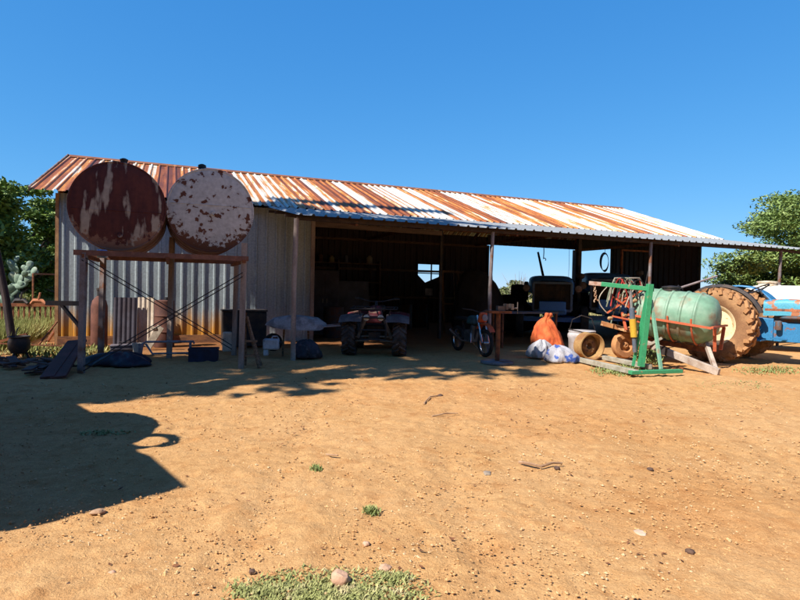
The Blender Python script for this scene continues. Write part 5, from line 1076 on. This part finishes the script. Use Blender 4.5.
# ------------------------------------------------------------------ yard details
m_st = mat('pale_stone', (.42, .27, .17), (.34, .2, .12), rough=.9, bump=.3, scale=14); m_st2 = mat('dark_brown_stone', (.12, .07, .05), (.08, .05, .04), rough=.85, bump=.3); m_st3 = mat('pinkish_rock', (.56, .36, .25), (.48, .28, .19), rough=.9, bump=.3)
def rock(px, py, sz, mt, label, seed, flat=.6, group=None):
    r = np.random.default_rng(seed); bm = MB(); p = gp(px, py); import bmesh
    me = bpy.data.meshes.new('stone'); q = bmesh.new(); bmesh.ops.create_icosphere(q, subdivisions=3, radius=1)
    ph = r.random(9)*6.28; pl = [V(r.normal(size=3)).normalized() for _ in range(9)]
    for v in q.verts:
        d = v.co.normalized(); k = 1.0
        for n_ in pl: k = min(k, .80/max(d.dot(n_), .05)) if d.dot(n_) > .8 else k
        k *= 1+.06*sin(d.x*5+ph[0])+.05*sin(d.y*7+ph[1])+.04*sin(d.z*9+ph[2]); v.co = V((d.x*k*sz, d.y*k*sz*.8, d.z*k*sz*flat+sz*flat*.45))
    q.to_mesh(me); q.free(); me.shade_smooth(); me.set_sharp_from_angle(angle=rad(32)); o = bpy.data.objects.new('stone', me); COL.objects.link(o); me.materials.append(mt); o.location = (p.x, p.y, 0); o.rotation_euler.z = float(ph[3]); return tag(o, label, 'stone', group)
rock(340, 583, .060, m_st3, 'pinkish fist-sized rock in the middle of the foreground weeds', 1, .75)
rock(385, 570, .038, m_st3, 'orange-brown stone right of the weed patch with a dark shadow', 2)
rock(690, 554, .030, m_st2, 'small dark stone alone in the right foreground', 3, .8)
rock(98, 513, .048, m_st, 'flat pale stone on the tip edge of the long building shadow', 4, .35)
rock(252, 573, .022, m_st2, 'tiny dark stone at the lower left of the weeds', 5)
rock(366, 545, .026, m_st3, 'small reddish stone behind the weed patch', 6)
rock(487, 474, .05, mat('grey_stone', (.30, .24, .19), (.24, .2, .16)), 'flat grey stone set in the middle of the yard', 7, .25)
rock(640, 533, .05, mat('pale_quartz', (.55, .42, .32), (.5, .38, .27)), 'broad pale flat stone in the right foreground', 8, .15)
rock(557, 469, .03, m_st2, 'dark stone at the end of the dry stick', 9)
rock(440, 397, .05, m_st2, 'dark lump beside the thin curved twig', 10)
rock(112, 574, .02, m_st3, 'little reddish stone at the lower left', 11)
rock(68, 586, .02, m_st2, 'little dark stone near the bottom left corner', 12)
rock(732, 448, .03, m_st2, 'small dark stone far right in the yard', 13) if False else None
rock(650, 470, .028, m_st2, 'small dark stone right of the dry stick', 14)
# sticks
def stick(pts, r_, label, name='stick'):
    P = [gp(*q_) for q_ in pts]; o_ = P[0]; b = MB(); b.tube([V((p.x-o_.x, p.y-o_.y, r_+.012+.01*(i % 2))) for i, p in enumerate(P)], [r_*(1-.5*i/len(P)) for i in range(len(P))], 6); o = b.build(name, mat('dry_stick', (.45, .30, .19), (.3, .18, .11)), None); o.location = (o_.x, o_.y, 0); return tag(o, label, 'stick', 'dry sticks in the yard')
stick([(519, 465), (530, 468), (541, 469.5), (552, 467), (562, 466)], .014, 'longest dry stick lying in the middle of the yard')
stick([(424, 405), (430, 399), (440, 397)], .010, 'thin curved twig in the upper yard')
stick([(432, 418), (445, 416), (458, 415)], .009, 'straight thin twig below the curved one')
stick([(326, 457), (338, 459)], .010, 'short pale twig left of centre')
# gravel
N_ = 13000; px = rng.uniform(-20, 820, N_); py = 600-260*rng.random(N_)**1.05*0-rng.random(N_)**.8*215
P = np.array([gp(a, b_)[:] for a, b_ in zip(px, py)]); sz = (.0028+.008*rng.random(N_)**4)*(1+.06*P[:, 1])
tet = np.array([[1, 1, 1], [-1, -1, 1], [-1, 1, -1], [1, -1, -1]], float)*.7
oct_ = np.array([[1, 0, 0], [0, 1, 0], [0, 0, 1], [-1, 0, 0], [0, -1, 0], [0, 0, -1]], float); fo = [(0, 1, 2), (1, 3, 2), (3, 4, 2), (4, 0, 2), (1, 0, 5), (3, 1, 5), (4, 3, 5), (0, 4, 5)]
ang = rng.random(N_)*6.28; c, s = np.cos(ang), np.sin(ang); Ov = oct_[None]*(.6+.8*rng.random((N_, 6, 1)))*sz[:, None, None]; Ov[:, :, 2] *= .7
X_ = Ov[:, :, 0]*c[:, None]-Ov[:, :, 1]*s[:, None]; Y_ = Ov[:, :, 0]*s[:, None]+Ov[:, :, 1]*c[:, None]; Ov = np.stack([X_, Y_, Ov[:, :, 2]], -1)+P[:, None, :]
Ov[:, :, 2] += sz[:, None]*.3+.004
tri = np.concatenate([Ov[:, list(f_)] for f_ in fo], 0)
g = fastmesh('gravel', tri, 3, mat('mixed_gravel', (.42, .21, .09), (.54, .32, .14), (.64, .48, .30), scale=2.5, lo=.3, hi=.5, lo3=.68, bump=0, detail=10), None); tag(g, 'loose fine gravel scattered over the red yard', 'gravel', kind='stuff')
# weeds
def weeds(cx, cy, wx, wy, n, h, label, mt, name='weeds', lw=.006, rag=1.0):
    pts = []
    c_ = gp(cx, cy); k = 0
    while len(pts) < n and k < n*20:
        k += 1; a = random.gauss(0, .5); b_ = random.gauss(0, .5)
        if a*a+b_*b_ > 1.2 or random.random() < .5*(1+sin(a*17+3*sin(b_*9))*sin(b_*13+a*5))*(a*a+b_*b_)**.4: continue
        p = gp(cx+a*wx, min(cy+b_*wy, 640)); pts.append((p.x, p.y, 0))
    q = np.array(pts); n = len(q)
    a = rng.random(n)*6.28; up = h*(.2+.9*rng.random(n)); d = np.stack([np.cos(a), np.sin(a)], 1)
    base = q+np.concatenate([d*0, up[:, None]*.5], 1); l_ = lw*(.8+1.2*rng.random(n))[:, None]
    A = np.concatenate([-d[:, 1:2]*l_*.6, d[:, 0:1]*l_*.6, 0*l_], 1); B = np.concatenate([d*l_*1.6, up[:, None]*.5+.004], 1)
    g = fastmesh(name, np.stack([base-A, base-B*.6, base+A, base+B], 1), 4, mt); return tag(g, label, 'weeds', kind='stuff')
m_weed = mat('grey_green_weeds', (.26, .28, .10), (.36, .36, .15), (.46, .40, .22), scale=9, bump=0); m_wd2 = mat('green_weeds', (.17, .22, .07), (.27, .30, .11), scale=6, bump=0)
weeds(330, 596, 100, 27, 5200, .020, 'low creeping weeds round the pinkish rock in the foreground', m_weed)
weeds(372, 513, 9, 4.5, 260, .04, 'small green tuft above the foreground weeds', m_wd2)
weeds(317, 470, 7, 3, 150, .04, 'small green tuft in the left middle of the yard', m_wd2)
weeds(622, 371, 34, 6, 1500, .06, 'green weeds along the hoist base', m_wd2, lw=.012)
weeds(650, 355, 16, 12, 900, .16, 'leafy weeds growing behind the hoist struts', m_wd2, lw=.02)
weeds(770, 371, 40, 5, 700, .05, 'sparse weeds before the blue tractor', m_wd2, lw=.012)
weeds(730, 386, 40, 5, 350, .03, 'thin weeds on the sand at the right', m_wd2, lw=.01)
weeds(105, 434, 30, 3, 350, .025, 'thin weeds in the shadow of the outbuilding', m_weed, lw=.01)
weeds(60, 354, 70, 6, 1500, .16, 'rank grass round the leaning planks and pot', m_gr, lw=.02)

# dead leaves and crumbs of bark
q = []
for cx, cy, sx, sy, n_ in ((300, 432, 14, 6, 30), (527, 395, 22, 5, 40), (352, 402, 12, 4, 22), (655, 560, 40, 14, 18), (120, 420, 50, 10, 30), (300, 385, 60, 6, 50), (560, 385, 60, 5, 45), (432, 545, 30, 12, 26), (560, 430, 40, 8, 25), (400, 470, 380, 70, 200), (400, 400, 380, 18, 200), (215, 505, 60, 16, 20)):
    for _ in range(n_*2//3):
        x = random.gauss(cx, sx*.6) if n_ < 200 else random.uniform(cx-sx, cx+sx); y = random.gauss(cy, sy*.6) if n_ < 200 else random.uniform(cy-sy, cy+sy*1.6)
        p = gp(x, max(min(y, 598), 372)); q.append((p.x, p.y, .012))
q = np.array(q); n_ = len(q); a = rng.random(n_)*6.28; sz = (.008+.014*rng.random(n_)**2)[:, None]*(1+.05*q[:, 1:2]); d = np.stack([np.cos(a), np.sin(a), .3*rng.normal(size=n_)], 1)*sz; e = np.stack([-np.sin(a), np.cos(a), .5*rng.random(n_)], 1)*sz*.45
g = fastmesh('leaf_litter', np.stack([q-d, q-e, q+d, q+e], 1), 4, mat('dead_brown_leaf', (.22, .09, .04), (.14, .06, .03), (.36, .20, .09), scale=3, lo3=.66, bump=0)); tag(g, 'dry brown leaf bits and bark crumbs scattered on the yard', 'litter', kind='stuff')

weeds(262, 592, 34, 8, 500, .02, 'sparse outlying creepers left of the foreground weeds', m_weed)
weeds(392, 578, 22, 7, 450, .02, 'sparse outlying creepers right of the pinkish rock', m_weed)
